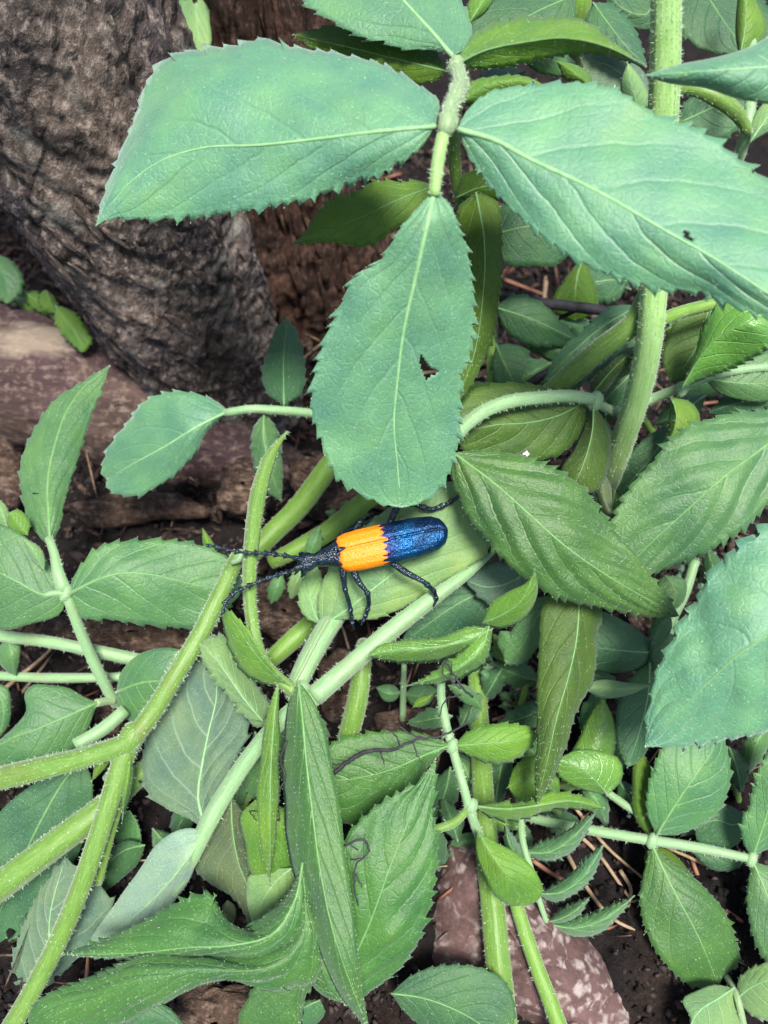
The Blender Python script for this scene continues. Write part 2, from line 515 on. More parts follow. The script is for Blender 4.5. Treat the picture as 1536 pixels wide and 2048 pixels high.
        hv2, hf2 = hairs(top[er], outw, 0.026, 0.0045, int(len(er) * 0.6 * hair))
        n0 = len(verts)
        verts = np.concatenate([verts, hv, hv2])
        faces_t = np.concatenate([hf + n0, hf2 + n0 + len(hv)])
        uv = np.concatenate([uv, np.zeros((len(hv) + len(hv2), 2))])
        # triangles stored as degenerate-free separate list
        allf = [tuple(f) for f in faces.tolist()] + [tuple(f) for f in faces_t.tolist()]
        mi = np.concatenate([mi, np.full(len(faces_t), 2)])
    else:
        allf = faces
    bm_ = back
    o = new_mesh(name, verts, allf, [M[kind], M[bm_], M['hair']], plant, origin=P(p0[0], p0[1], dm[0]), mat_idx=mi, uv=uv)
    if label: o['label'] = label
    if rib:
        k0 = int(nr * 0.94)
        wid = rib * 1.15 * np.linspace(1.0, 0.22, k0)
        mr = lv[:k0, nc] - nrm[:k0, nc] * (wid * 0.2 * dm[:k0] / FPX)[:, None]
        rad = wid / 2 * dm[:k0] / FPX
        tube_world('midrib', mr[::2], rad[::2], M[ribmat or ('midrib' if kind in ('teal', 'under', 'frost', 'palegreen') else 'midrib_dim')], o, sides=6)
    return o

def tube_world(name, pts, rad, mat, parent=None, sides=10, ribs=0.0, hair=0.0, hair_len=0.05, caps=True, mats=None, bumpy=0.0, nribs=5):
    pts = np.asarray(pts, float); rad = np.asarray(rad, float)
    n = len(pts)
    tg = np.gradient(pts, axis=0); tg /= np.linalg.norm(tg, axis=1)[:, None] + 1e-12
    ref = np.array([0.3, 0.5, 0.81])
    x = np.cross(tg[0], ref); x /= np.linalg.norm(x)
    ring = []; nor = []
    ang = np.linspace(0, 2 * math.pi, sides, endpoint=False)
    for k in range(n):
        x = x - tg[k] * np.dot(x, tg[k]); x /= np.linalg.norm(x) + 1e-12
        y = np.cross(tg[k], x)
        r = rad[k] * (1 + ribs * np.cos(nribs * ang))
        dirs = np.cos(ang)[:, None] * x + np.sin(ang)[:, None] * y
        ring.append(pts[k] + dirs * r[:, None]); nor.append(dirs)
    V = np.concatenate(ring); Nn = np.concatenate(nor)
    if bumpy:
        V = V + Nn * ((fbm(V * 3.0, 3, 5) - 0.5) * bumpy)[:, None]
    i = np.arange(n * sides).reshape(n, sides)
    j = np.roll(i, -1, axis=1)
    q = np.stack([i[:-1], j[:-1], j[1:], i[1:]], axis=2).reshape(-1, 4)
    faces = [tuple(f) for f in q.tolist()]
    if caps:
        faces.append(tuple(i[0][::-1])); faces.append(tuple(i[-1]))
    L = np.concatenate([[0], np.cumsum(np.linalg.norm(np.diff(pts, axis=0), axis=1))])
    uv = np.stack([np.tile(np.abs(np.linspace(-1, 1, sides, endpoint=False)), n), np.repeat(L, sides)], axis=1)
    mi = [0] * len(faces)
    ml = [mat]
    if hair > 0:
        cnt = int(hair * np.sum(2 * math.pi * rad[:-1] * np.diff(L)) * 340)
        cnt = min(cnt, 9000)
        # spread along the surface, not only on ring vertices
        t = rng.uniform(0, n - 1.001, cnt); k = t.astype(int); f = (t - k)[:, None]
        s = rng.integers(0, sides, cnt)
        pp = V[i[k, s]] * (1 - f) + V[i[k + 1, s]] * f
        nn = Nn[i[k, s]]
        hv, hf = hairs(pp, nn, hair_len * 1.05, 0.0056, cnt)
        # hairs() samples with repetition; fine for bristles
        n0 = len(V)
        V = np.concatenate([V, hv]); uv = np.concatenate([uv, np.zeros((len(hv), 2))])
        faces += [tuple(f) for f in (hf + n0).tolist()]
        mi += [1] * len(hf)
        ml.append(M['hair'])
    return new_mesh(name, V, faces, ml, parent, origin=pts[0], mat_idx=mi, uv=uv)

def stem(plant, pts, w, mat='stem', name='stem', hair=1.0, ribs=0.05, sides=14, n=None, hair_len=0.05):
    """pts: (px, py, depth); w: widths in photo pixels"""
    L = sum(math.hypot(pts[k + 1][0] - pts[k][0], pts[k + 1][1] - pts[k][1]) for k in range(len(pts) - 1))
    n = n or max(8, int(L / 12))
    c = curve(pts, n)
    ww = lerp_list(w, np.linspace(0, 1, n)) if not np.isscalar(w) else np.full(n, float(w))
    X = np.array([P(*q) for q in c])
    return tube_world(name, X, ww / 2 * c[:, 2] / FPX, M[mat], plant, sides=sides, ribs=ribs, hair=hair, hair_len=hair_len)

def plant(name, label, px, py, d=None, group='elder shoots and seedlings', cat='plant'):
    d = d or ground_depth(py)
    return thing(name, label, cat, P(px, py, d), group)


def node(parent, px, py, d, w, mat='stem'):
    """the swollen joint where leaf stalks leave a stem"""
    c = P(px, py, d); r = w / 2 * d / FPX
    ax = UP * 0.9 + RT * 0.3
    ax = ax / np.linalg.norm(ax)
    t = np.linspace(-1, 1, 9)
    return tube_world('node', c + np.outer(t, ax) * r * 1.25, r * 0.86 * np.sqrt(np.clip(1.02 - t ** 2, 0.02, 1)), M[mat], parent, sides=12, ribs=0.08, hair=1.5, bumpy=r * 0.35)

def fill(plant_, cx, cy, ang, L, wd, d, kind, teeth=18, hair=0.5, droop=0.3):
    """a plain toothed leaf: middle point, direction of the tip in the picture plane, length and width in photo pixels"""
    a = math.radians(ang); t = np.array([math.cos(a), math.sin(a)]); n = np.array([-t[1], t[0]])
    bend = random.uniform(-.08, .08) * L
    q = lambda u, v: tuple(np.array([cx, cy]) + t * L * (u - .5) + n * (v * wd / 2 + bend * math.sin(math.pi * u)))
    return leaf(plant_, kind, [q(0, 0), q(.35, 0), q(.7, 0), q(1, 0)], [q(.12, .5), q(.35, 1), q(.62, .85), q(.85, .4)], [q(.12, -.5), q(.35, -1), q(.62, -.85), q(.85, -.4)],
                [d, d - .15, d - .1, d + droop], fold=(.15, .2), teeth=teeth, amp=4, rib=4, hair=hair)
# ------------------------------------------------------------------ ground and dead wood
def soil_material():
    g = NT('soil')
    co = g.coord('Object')
    n1 = g.noise(co, 0.55, 6, 0.65); n2 = g.noise(co, 4.0, 6, 0.7); n3 = g.noise(co, 16.0, 4, 0.7)
    base = g.mix(g.ramp(n2, [(0.32, 0.0), (0.7, 1.0)]), (0.004, 0.0035, 0.004), (0.018, 0.014, 0.014))
    brown = g.mix(g.ramp(n3, [(0.35, 0.0), (0.68, 1.0)]), (0.009, 0.006, 0.005), (0.044, 0.028, 0.021))
    base = g.mix(g.ramp(n1, [(0.50, 0.0), (0.66, 1.0)]), base, brown)
    base = g.mix(g.ramp(n3, [(0.68, 0.0), (0.76, 0.6)]), base, (0.09, 0.072, 0.064))
    g.link(base, g.b.inputs['Base Color'])
    g.b.inputs['Roughness'].default_value = 0.85
    g.b.inputs['Specular IOR Level'].default_value = 0.2
    g.link(g.bump(g.math('ADD', n2, g.math('MULTIPLY', n3, 0.6)), 0.8, 0.12), g.b.inputs['Normal'])
    return g.m
M['soil'] = soil_material()

def axis_grid(lo, hi, step, far):
    near = np.arange(lo, hi + step, step)
    out = np.geomspace(1.0, far, 22)
    return np.concatenate([lo - out[::-1] * 1.0, near, hi + out])
gx = axis_grid(-16, 16, 0.13, 9000); gy = axis_grid(-1, 34, 0.13, 9000)
GX, GY = np.meshgrid(gx, gy, indexing='ij')
gp = np.stack([GX.ravel(), GY.ravel(), np.zeros(GX.size)], 1)
def ground_z(p):
    p = np.asarray(p, float)
    q = np.stack([p[:, 0], p[:, 1], np.zeros(len(p))], 1)
    near = np.clip(1.5 - np.maximum(np.abs(q[:, 0]) / 60, np.abs(q[:, 1] - 20) / 60), 0, 1)
    return ((fbm(q * 0.35, 3, 3) - 0.5) * 1.6 + (fbm(q * 2.2, 4, 9) - 0.5) * 0.8 + (np.abs(fbm(q * 5.5, 3, 14) - 0.5)) * 0.55) * near
gp[:, 2] = ground_z(gp)
ii = np.arange(GX.size).reshape(GX.shape)
gq = np.stack([ii[:-1, :-1], ii[1:, :-1], ii[1:, 1:], ii[:-1, 1:]], 2).reshape(-1, 4)
ground = new_mesh('ground', gp, gq, M['soil'], origin=(0, 20, 0))
ground['kind'] = 'structure'

def bark_material(name, cols, pale, purple, dark_at=0.36, stretch=(1, 1, 0.28), scale=2.2, bump=0.9, lichen=None, cracks=False, slant=0.0):
    g = NT(name)
    co = g.coord('Object')
    st = g.mapping(g.mapping(co, (1, 1, 1), (0, slant, 0)), stretch)
    n1 = g.noise(st, scale, 8, 0.68, 0.4)
    n2 = g.noise(st, scale * 4.2, 6, 0.7, 0.2)
    n3 = g.noise(co, 0.5, 4, 0.6, 0.3)
    n4 = g.noise(co, 5.5, 6, 0.75)
    base = g.mix(g.ramp(n1, [(0.34, 0.0), (0.66, 1.0)]), cols[0], cols[1])
    base = g.mix(g.ramp(n3, [(0.45, 0.0), (0.62, 0.75)]), base, purple)
    base = g.mix(g.ramp(g.math('ADD', g.math('MULTIPLY', n4, 0.6), g.math('MULTIPLY', n2, 0.4)), [(0.50, 0.0), (0.64, 0.85)]), base, pale)
    cr = g.ramp(n2, [(dark_at, 1.0), (dark_at + 0.07, 0.0)])
    base = g.mix(g.math('MULTIPLY', cr, 0.85), base, (cols[0][0] * .25, cols[0][1] * .25, cols[0][2] * .25))
    if lichen:
        ln = g.noise(co, 0.9, 5, 0.6, 0.5)
        base = g.mix(g.ramp(ln, [(0.54, 0.0), (0.66, 0.8)]), base, lichen)
    g.link(base, g.b.inputs['Base Color'])
    g.b.inputs['Roughness'].default_value = 0.85
    g.b.inputs['Specular IOR Level'].default_value = 0.25
    h = g.math('ADD', g.math('MULTIPLY', n1, 1.0), g.math('MULTIPLY', n2, 0.8))
    h = g.math('ADD', h, g.math('MULTIPLY', n4, 0.35))
    if cracks:
        cv = g.voro(g.mix(0.22, g.mapping(g.mapping(co, (1, 1, 1), (0, slant, 0)), (1, 1, 0.26)), g.n_color(co, 1.4)), 1.5, 'DISTANCE_TO_EDGE')
        brk = g.ramp(g.noise(co, 0.8, 3), [(0.42, 0.0), (0.6, 1.0)])
        cm = g.math('SUBTRACT', 1.0, g.math('MULTIPLY', g.math('ADD', cv, g.math('MULTIPLY', g.math('SUBTRACT', n4, 0.5), 0.10)), 14.0), clamp=True)
        cm = g.math('MULTIPLY', cm, brk)
        base = g.mix(g.math('MULTIPLY', cm, 0.8), base, (0.012, 0.009, 0.009))
        g.link(base, g.b.inputs['Base Color'])
        h = g.math('SUBTRACT', h, g.math('MULTIPLY', cm, 0.9))
    g.link(g.bump(h, bump, 0.16), g.b.inputs['Normal'])
    return g.m
M['bark'] = bark_material('bark', ((0.030, 0.023, 0.020), (0.205, 0.158, 0.130)), (0.48, 0.39, 0.33), (0.036, 0.030, 0.040), scale=1.25, stretch=(1, 1, 0.34), lichen=(0.20, 0.19, 0.165), cracks=True, slant=-0.45)
M['bark_plate'] = bark_material('bark_plate', ((0.035, 0.025, 0.021), (0.17, 0.125, 0.10)), (0.42, 0.34, 0.28), (0.05, 0.04, 0.046), scale=1.6)
M['rotwood'] = bark_material('rotten_wood', ((0.014, 0.007, 0.005), (0.085, 0.041, 0.027)), (0.19, 0.12, 0.09), (0.028, 0.016, 0.013), stretch=(1, 1, 0.10), scale=3.0)
M['log'] = bark_material('log_wood', ((0.020, 0.013, 0.011), (0.110, 0.072, 0.060)), (0.26, 0.195, 0.16), (0.055, 0.030, 0.036), stretch=(0.22, 1, 1), scale=1.6, dark_at=0.3, bump=0.6)

def bare_patch(mat, origin, centre, size, col):
    """a weathered bare spot on the log, pale wood showing through"""
    t = mat.node_tree; n = t.nodes; b = n['Principled BSDF']
    old = b.inputs['Base Color'].links[0].from_socket
    tc = n.new('ShaderNodeTexCoord')
    nz = n.new('ShaderNodeTexNoise'); nz.inputs['Scale'].default_value = 1.6; nz.inputs['Detail'].default_value = 5
    t.links.new(tc.outputs['Object'], nz.inputs['Vector'])
    mp = n.new('ShaderNodeMapping'); mp.vector_type = 'POINT'
    c = np.asarray(centre) - np.asarray(origin)
    mp.inputs['Scale'].default_value = tuple(1.0 / s for s in size)
    mp.inputs['Location'].default_value = tuple(-c[k] / size[k] for k in range(3))
    t.links.new(tc.outputs['Object'], mp.inputs[0])
    ln = n.new('ShaderNodeVectorMath'); ln.operation = 'LENGTH'; t.links.new(mp.outputs[0], ln.inputs[0])
    ad = n.new('ShaderNodeMath'); ad.operation = 'MULTIPLY_ADD'; t.links.new(nz.outputs[0], ad.inputs[0]); ad.inputs[1].default_value = -1.3; t.links.new(ln.outputs['Value'], ad.inputs[2])
    rp = n.new('ShaderNodeMapRange'); t.links.new(ad.outputs[0], rp.inputs[0])
    rp.inputs[1].default_value = 0.0; rp.inputs[2].default_value = 0.45; rp.inputs[3].default_value = 0.5; rp.inputs[4].default_value = 0.0
    mx = n.new('ShaderNodeMix'); mx.data_type = 'RGBA'
    t.links.new(rp.outputs[0], mx.inputs[0]); t.links.new(old, mx.inputs[6]); mx.inputs[7].default_value = (*col, 1)
    t.links.new(mx.outputs[2], b.inputs['Base Color'])

def round_body(name, axis, rad, mat, parent=None, sides=96, rings=160, relief=0.3, stretch=(1.6, 1.6, 0.45), seed=1, squash=1.0, caps=True, fine=0.12, shear=0.0):
    axis = np.asarray(axis, float)
    t = np.linspace(0, 1, rings)
    A = np.stack([np.interp(t, np.linspace(0, 1, len(axis)), axis[:, j]) for j in range(3)], 1)
    # soften the corners of the axis
    for _ in range(12):
        A[1:-1] = (A[:-2] + 2 * A[1:-1] + A[2:]) / 4
    R = np.interp(t, np.linspace(0, 1, len(rad)), rad)
    tg = np.gradient(A, axis=0); tg /= np.linalg.norm(tg, axis=1)[:, None]
    x = np.cross(tg, np.array([0, -1.0, 0.05])); x /= np.linalg.norm(x, axis=1)[:, None]
    y = np.cross(tg, x)
    th = np.linspace(0, 2 * math.pi, sides, endpoint=False)
    D = np.cos(th)[None, :, None] * x[:, None] + np.sin(th)[None, :, None] * y[:, None] * squash
    V = A[:, None] + D * R[:, None, None]
    flat = V.reshape(-1, 3)
    q = np.stack([(flat - np.repeat(A, sides, 0)) @ np.array([1, 0, 0]), (flat - np.repeat(A, sides, 0)) @ np.array([0, 1, 0]), np.repeat(t * np.linalg.norm(axis[-1] - axis[0]), sides)], 1)
    q[:, 1] += (flat - np.repeat(A, sides, 0)) @ np.array([0, 0, 1.0]) * (1 if abs(tg[0][2]) < .5 else 0)
    if shear: q[:, 0] += shear * q[:, 2]
    q = q * np.array(stretch)
    n1 = fbm(q, 4, seed); n2 = 1 - np.abs(fbm(q * 2.3, 3, seed + 50) - 0.5) * 2; n3 = fbm(q * 6.0, 3, seed + 90)
    h = (n1 - 0.5) * relief * 2 + (n2 - 0.8) * relief * 0.8 + (n3 - 0.5) * fine * 2
    V = (flat + D.reshape(-1, 3) * h[:, None])
    i = np.arange(rings * sides).reshape(rings, sides); j = np.roll(i, -1, 1)
    f = np.stack([i[:-1], j[:-1], j[1:], i[1:]], 2).reshape(-1, 4)
    f = [tuple(k) for k in f.tolist()]
    if caps: f += [tuple(i[0][::-1].tolist()), tuple(i[-1].tolist())]
    o = new_mesh(name, V, f, mat, parent, origin=A[0])
    return o, V.reshape(rings, sides, 3), D

# living trunk, upper left
b0 = np.array([-4.25, 15.2, -0.6]); b1 = np.array([-5.75, 15.0, 8.3])
up = (b1 - b0) / (b1[2] - b0[2])
trunk = thing('tree_trunk', 'rough grey brown tree trunk with flaking bark at the upper left', 'tree trunk', b0)
to, TV, TD = round_body('trunk', [b0, b0 + up * 3, b1, b0 + up * 16, b0 + up * 30], [2.05, 2.0, 2.35, 2.6, 2.8], M['bark'], trunk, sides=150, rings=400, relief=0.18, stretch=(1.5, 1.5, 0.45), seed=4, fine=0.10, shear=0.5)
# loose bark plates, each a piece of its own, lying on the side in view
def bark_plate_mesh(seed):
    r = np.random.default_rng(seed)
    n = 12
    th = np.linspace(0, 2 * math.pi, n, endpoint=False)
    rad = r.uniform(0.55, 1.15, n)
    x = np.cos(th) * rad * 0.13; z = np.sin(th) * rad * 0.62
    top = np.stack([x * 0.8, np.full(n, -0.022) + r.uniform(-.012, .012, n), z * 0.85], 1)
    bot = np.stack([x, np.full(n, 0.05), z], 1)
    c = np.array([[0, -0.05, 0]])
    V = np.concatenate([top, bot, c])
    f = [(2 * n, (k + 1) % n, k) for k in range(n)] + [(k, (k + 1) % n, n + (k + 1) % n, n + k) for k in range(n)]
    me = bpy.data.meshes.new('bark_plate')
    me.from_pydata(V.tolist(), [], f); me.materials.append(M['bark_plate']); me.update()
    return me
plates = [bark_plate_mesh(k) for k in range(10)]
pr = random.Random(5)
cnt = 0
for k in range(1500):
    if cnt >= 70: break
    ri = pr.randrange(6, 190); si = pr.randrange(0, 150)
    p = TV[ri, si]; dd = TD[ri, si]
    if np.dot(dd, p - CAM) > -2.5: continue
    v = p - CAM; dz = v @ FW
    x = 768 + v @ RT / dz * FPX; y = 1024 - v @ UP / dz * FPX
    if not (-40 < x < 600 and -40 < y < 800): continue
    o = bpy.data.objects.new('bark_plate', plates[cnt % 10]); COL.objects.link(o)
    o.parent = trunk
    zax = Vector(up).normalized(); yax = -Vector(dd).normalized(); xax = yax.cross(zax).normalized(); yax = zax.cross(xax)
    mt = Matrix((xax, yax, zax)).transposed().to_4x4()
    o.matrix_local = Matrix.Translation(Vector(p - b0)) @ mt @ Matrix.Rotation(pr.uniform(-.3, .3) - 0.4, 4, 'Y')
    s = pr.uniform(0.4, 0.95)
    o.scale = (s * pr.uniform(.6, 1.3), s * 0.8, s)
    cnt += 1

# rotten stump behind the leaves
s0 = np.array([-1.9, 19.2, -0.6])
stump = thing('rotten_stump', 'dark reddish brown rotten stump split into fibres behind the leaves', 'stump', s0)
so_, SV, SD = round_body('stump_core', [s0, s0 + np.array([-0.5, 0.5, 3.5]), s0 + np.array([-1.0, 1.0, 8.5]), s0 + np.array([-1.6, 1.5, 15])], [2.5, 2.1, 1.9, 1.7], M['rotwood'], stump, sides=90, rings=180, relief=0.35, stretch=(2.4, 2.4, 0.35), seed=21, fine=0.2)
pr = random.Random(9)
for k in range(40):
    si = int((0.5 + 0.27 * math.sin(k * 1.7) ) * 90 + pr.uniform(-16, 16)) % 90
    ri = pr.randrange(4, 110)
    if np.dot(SD[ri, si], SV[ri, si] - CAM) > 0: si = (si + 45) % 90
    ln = pr.randrange(25, 60)
    ids = np.clip(np.arange(ri, ri + ln, 3), 0, 179)
    pts = SV[ids, si] + SD[ids, si] * 0.06 + np.cumsum(rng.normal(0, 0.035, (len(ids), 3)), 0)
    tube_world('wood_splinter', pts, np.linspace(0.10, 0.03, len(ids)) * pr.uniform(.6, 1.6), M['rotwood'], stump, sides=7, ribs=0.25, nribs=3, bumpy=0.08)

# fallen log, left
l0 = P(-260, 690, 20.2); l1 = P(120, 770, 20.6); l2 = P(420, 900, 20.8); l3 = P(640, 985, 20.6)
log = thing('fallen_log', 'smooth purplish brown log lying on the ground below the trunk', 'log', l0)
lo, LV, LD = round_body('log_wood', [l0, l1, l2, l3], [1.75, 1.75, 1.35, 0.5], M['log'], log, sides=90, rings=150, relief=0.13, stretch=(1.1, 1.1, 0.35), seed=33, fine=0.04, squash=1.0)
# the bare spot sits on the side of the log that faces up
v = LV.reshape(-1, 3) - CAM
_z = v @ FW
_px = 768 + v @ RT / _z * FPX; _py = 1024 - v @ UP / _z * FPX
_k = np.argmin((_px - 75) ** 2 + (_py - 675) ** 2 + (_z - _z.min()) ** 2 * 40)
bare_patch(M['log'], lo['_wloc'], LV.reshape(-1, 3)[_k], (1.0, 0.6, 0.5), (0.36, 0.30, 0.22))
# ------------------------------------------------------------------ the plants, leaf by leaf
# --- the shoot above the beetle
p = plant('elder_shoot', 'hairy shoot with three large blue green leaves spread above the beetle', 935, 640, 20.5)
stem(p, [(893, 248, 10.05), (905, 205, 10.2), (922, 165, 10.5), (908, 128, 10.9)], [30, 30, 34, 26], 'stem_purple', hair=3.0)
stem(p, [(893, 246, 10.05), (882, 290, 10.0), (874, 340, 10.05), (868, 392, 10.1)], [24, 26, 22], 'stem_light', 'leaf_stalk', hair=2.0)
stem(p, [(922, 165, 10.6), (912, 215, 11.6), (908, 290, 12.6), (920, 395, 13.4), (955, 520, 14.6), (975, 640, 17.0), (985, 720, 20.0)], [26, 24, 22, 22], 'stem_olive', hair=0.6)
leaf(p, 'teal', [(872, 252), (760, 262), (640, 277), (520, 290), (400, 297), (330, 318), (260, 365), (193, 450)],
     [(878, 205), (845, 175), (780, 143), (690, 108), (600, 92), (520, 90), (430, 97), (355, 114), (312, 152), (288, 195), (262, 265), (235, 330), (206, 405)],
     [(845, 292), (780, 335), (720, 360), (660, 383), (560, 408), (470, 422), (360, 434), (280, 437), (220, 436)],
     [10.05, 10.1, 10.35, 10.8, 11.7], fold=(0.8, 0.2), curl=2.4, teeth=27, amp=9, rib=9, wave=0.04)
leaf(p, 'teal', [(915, 258), (985, 278), (1060, 318), (1150, 360), (1230, 402), (1320, 455), (1420, 512), (1540, 590), (1650, 668)],
     [(935, 218), (975, 185), (1040, 172), (1130, 168), (1230, 186), (1300, 220), (1400, 262), (1470, 310), (1540, 362), (1620, 480)],
     [(930, 300), (950, 335), (985, 378), (1030, 425), (1090, 473), (1150, 516), (1230, 556), (1310, 578), (1400, 588), (1470, 616), (1540, 638), (1610, 662)],
     [10.05, 9.8, 9.4, 9.1, 9.0], fold=(0.25, 0.35), teeth=32, amp=10, rib=11, hole=[(1362, 452), (1376, 462), (1386, 480), (1380, 484), (1368, 468)], wave=0.04)
leaf(p, 'teal', [(868, 385), (850, 470), (830, 560), (808, 660), (795, 760), (788, 850), (795, 930), (802, 1014)],
     [(848, 405), (800, 460), (760, 520), (712, 555), (683, 610), (658, 660), (643, 700), (628, 760), (624, 825), (642, 880), (658, 920), (692, 968), (740, 995), (775, 1010)],
     [(890, 402), (915, 450), (935, 500), (944, 560), (948, 640), (943, 700), (933, 740), (920, 790), (918, 850), (910, 900), (888, 960), (850, 1000), (818, 1012)],
     [10.1, 10.05, 10.2, 10.6, 11.2, 12.1], fold=(0.2, 0.3), teeth=25, amp=9, rib=10,
     hole=[[(839, 704), (845, 710), (852, 724), (864, 736), (880, 742), (866, 750), (852, 760), (844, 744), (838, 722)], [(921, 752), (930, 738), (960, 742), (960, 770), (926, 768)]], wave=0.04)
leaf(p, 'teal', [(905, 112), (872, 72), (830, 26), (790, -18), (740, -70), (670, -130)],
     [(868, 101), (800, 95), (770, 82), (730, 74), (690, 56), (650, 30), (600, -8), (590, -60), (620, -110)],
     [(928, 100), (943, 85), (941, 50), (926, 12), (900, -30), (830, -90), (740, -130)],
     [10.9, 11.1, 11.4, 11.9], fold=(0.2, 0.3), teeth=24, amp=7, rib=9)
leaf(p, 'bright', [(905, 133), (960, 104), (1050, 84), (1130, 76), (1210, 92), (1292, 132)],
     [(918, 102), (960, 70), (1010, 48), (1080, 33), (1140, 32), (1180, 46), (1215, 74), (1255, 104)],
     [(940, 139), (1000, 136), (1060, 123), (1120, 112), (1180, 106), (1240, 116)],
     [10.8, 10.5, 10.1, 9.9], fold=(0.7, 0.25), teeth=26, amp=5, rib=4, ribmat='midrib_dim', curl=1.2, hair=1.6)
leaf(p, 'olive', [(893, 142), (800, 120), (700, 95), (585, 70)], [(880, 115), (800, 60), (700, 40), (630, 55)], [(880, 155), (845, 166), (800, 158), (700, 140), (630, 100)],
     [11.2, 11.7, 12.3], fold=(0.2, 0.1), teeth=24, amp=4, rib=4, ribmat='midrib_dim')
leaf(p, 'bright', [(925, 205), (970, 172), (1030, 160), (1088, 172)], [(935, 172), (990, 152), (1050, 152)], [(950, 215), (1000, 205), (1050, 190)], [10.7, 10.6, 10.7], fold=(0.1, 0.3), teeth=20, amp=3, rib=0)
leaf(p, 'bright', [(868, 372), (800, 398), (710, 440), (585, 488)], [(845, 362), (800, 360), (742, 362), (708, 386), (662, 405), (640, 425), (615, 460)], [(845, 430), (790, 455), (760, 476), (735, 490), (700, 488), (660, 480), (622, 484)],
     [13.0, 12.8, 12.9, 13.3], fold=(0.15, 0.15), teeth=22, amp=6, rib=4, ribmat='midrib_dim')
leaf(p, 'olive', [(952, 385), (968, 480), (965, 600), (945, 720), (905, 815)], [(920, 410), (915, 500), (900, 620), (890, 740)], [(990, 398), (1004, 480), (1000, 570), (990, 650), (962, 735), (928, 790)],
     [12.6, 12.4, 12.5, 12.9], fold=(0.3, 0.15), teeth=22, amp=4, rib=4, ribmat='midrib_dim')
leaf(p, 'olive', [(915, 395), (950, 378), (1000, 372), (1040, 390)], [(930, 350), (970, 340), (1010, 350)], [(940, 402), (980, 398), (1015, 395)], [13.0, 12.8, 12.9], fold=(0.1, 0.2), teeth=20, amp=3, rib=4)

# --- the upright hairy stem at the right with its side stalks
p = plant('elder_shoot', 'tallest pale hairy upright stem behind the big right leaf with its side stalks', 1175, 1060, ground_depth(1060))
stem(p, [(1333, -60, 10.8), (1332, 60, 11.2), (1329, 180, 11.6), (1323, 300, 12.0), (1315, 450, 12.5), (1308, 580, 13.0), (1296, 700, 13.3), (1276, 790, 13.7), (1250, 870, 14.2), (1222, 950, 15.2), (1195, 1020, 17.0)], [58, 60, 60, 58, 54, 52, 50, 46, 40], 'stem_light', hair=1.6, sides=20)
stem(p, [(1298, 585, 13.4), (1272, 640, 13.5), (1200, 700, 13.8), (1130, 760, 14.2), (1060, 820, 14.6)], [40, 44, 42, 36], 'stem', 'side_stem', hair=0.8)
stem(p, [(1310, 645, 13.6), (1360, 625, 13.8), (1440, 606, 13.9), (1560, 590, 13.8), (1760, 560, 14.5)], [26, 24, 22, 10], 'stem_olive', 'leaf_stalk', hair=0.5)
leaf(p, 'drab', [(1182, 792), (1215, 750), (1250, 715), (1300, 690)], [(1183, 770), (1210, 735), (1255, 698)], [(1200, 792), (1235, 760), (1275, 735)], [13.9, 13.6, 13.8], fold=(0.5, 0.5), teeth=0, rib=3, ribmat='midrib_dim', curl=1.6)
leaf(p, 'drab', [(1420, 605), (1400, 680), (1370, 730), (1340, 765)], [(1370, 615), (1340, 660), (1325, 720)], [(1440, 650), (1425, 710), (1390, 755)], [14.6, 14.7, 14.9], fold=(0.1, 0.1), teeth=0, rib=4, ribmat='midrib_dim')

# --- the leaf stalk that carries the large quilted leaf
p = plant('elder_leaf', 'pale arching leaf stalk with a large quilted leaf right of the beetle', 1270, 1010, 16.0)
stem(p, [(905, 880, 12.7), (920, 862, 12.75), (960, 828, 12.9), (1010, 806, 13.0), (1080, 796, 13.2), (1150, 793, 13.4), (1190, 800, 13.6)], [26, 28, 28, 26, 24], 'stem_pale', 'leaf_stalk', hair=1.2)
stem(p, [(1190, 806, 13.7), (1230, 822, 14.4), (1290, 803, 14.9), (1350, 780, 14.6), (1420, 752, 14.5), (1480, 740, 14.5), (1560, 732, 14.5)], [18, 20, 20, 18, 16], 'stem_pale', 'leaf_stalk', hair=0.8)
leaf(p, 'deep', [(905, 905), (980, 960), (1060, 1030), (1130, 1092), (1200, 1142), (1280, 1190), (1358, 1232)],
     [(930, 903), (1010, 908), (1080, 930), (1150, 965), (1190, 997), (1215, 1032), (1240, 1078), (1270, 1110), (1300, 1152), (1335, 1195)],
     [(903, 950), (925, 1000), (950, 1048), (985, 1092), (1010, 1120), (1060, 1158), (1100, 1183), (1190, 1212), (1260, 1225), (1320, 1233)],
     [12.6, 12.2, 12.15, 12.3, 12.7], fold=(0.25, 0.35), teeth=22, amp=7, rib=6, ribmat='midrib_dim', quilt=0.075, hair=1.2)
leaf(p, 'drab', [(1175, 800), (1120, 830), (1060, 845), (990, 850), (905, 870)], [(1150, 792), (1090, 778), (1000, 768), (940, 785)], [(1160, 860), (1120, 905), (1060, 920), (980, 910), (930, 900)], [13.7, 13.5, 13.3, 13.2], fold=(0.1, 0.2), teeth=22, amp=4, rib=4, ribmat='midrib_dim', quilt=0.06)
leaf(p, 'drab', [(1187, 800), (1185, 860), (1170, 920), (1140, 990)], [(1165, 850), (1145, 900), (1120, 945)], [(1222, 870), (1218, 930), (1190, 985)], [13.5, 13.4, 13.3, 13.4], fold=(0.35, 0.35), teeth=0, rib=4, ribmat='midrib_dim', label='drab folded withered leaflet')
leaf(p, 'wither', [(1205, 940), (1205, 985), (1215, 1015), (1230, 1040)], [(1190, 965), (1195, 1000), (1212, 1030)], [(1222, 975), (1225, 1005)], [13.9, 13.8, 13.8], fold=(0.2, 0.2), teeth=0, rib=0)
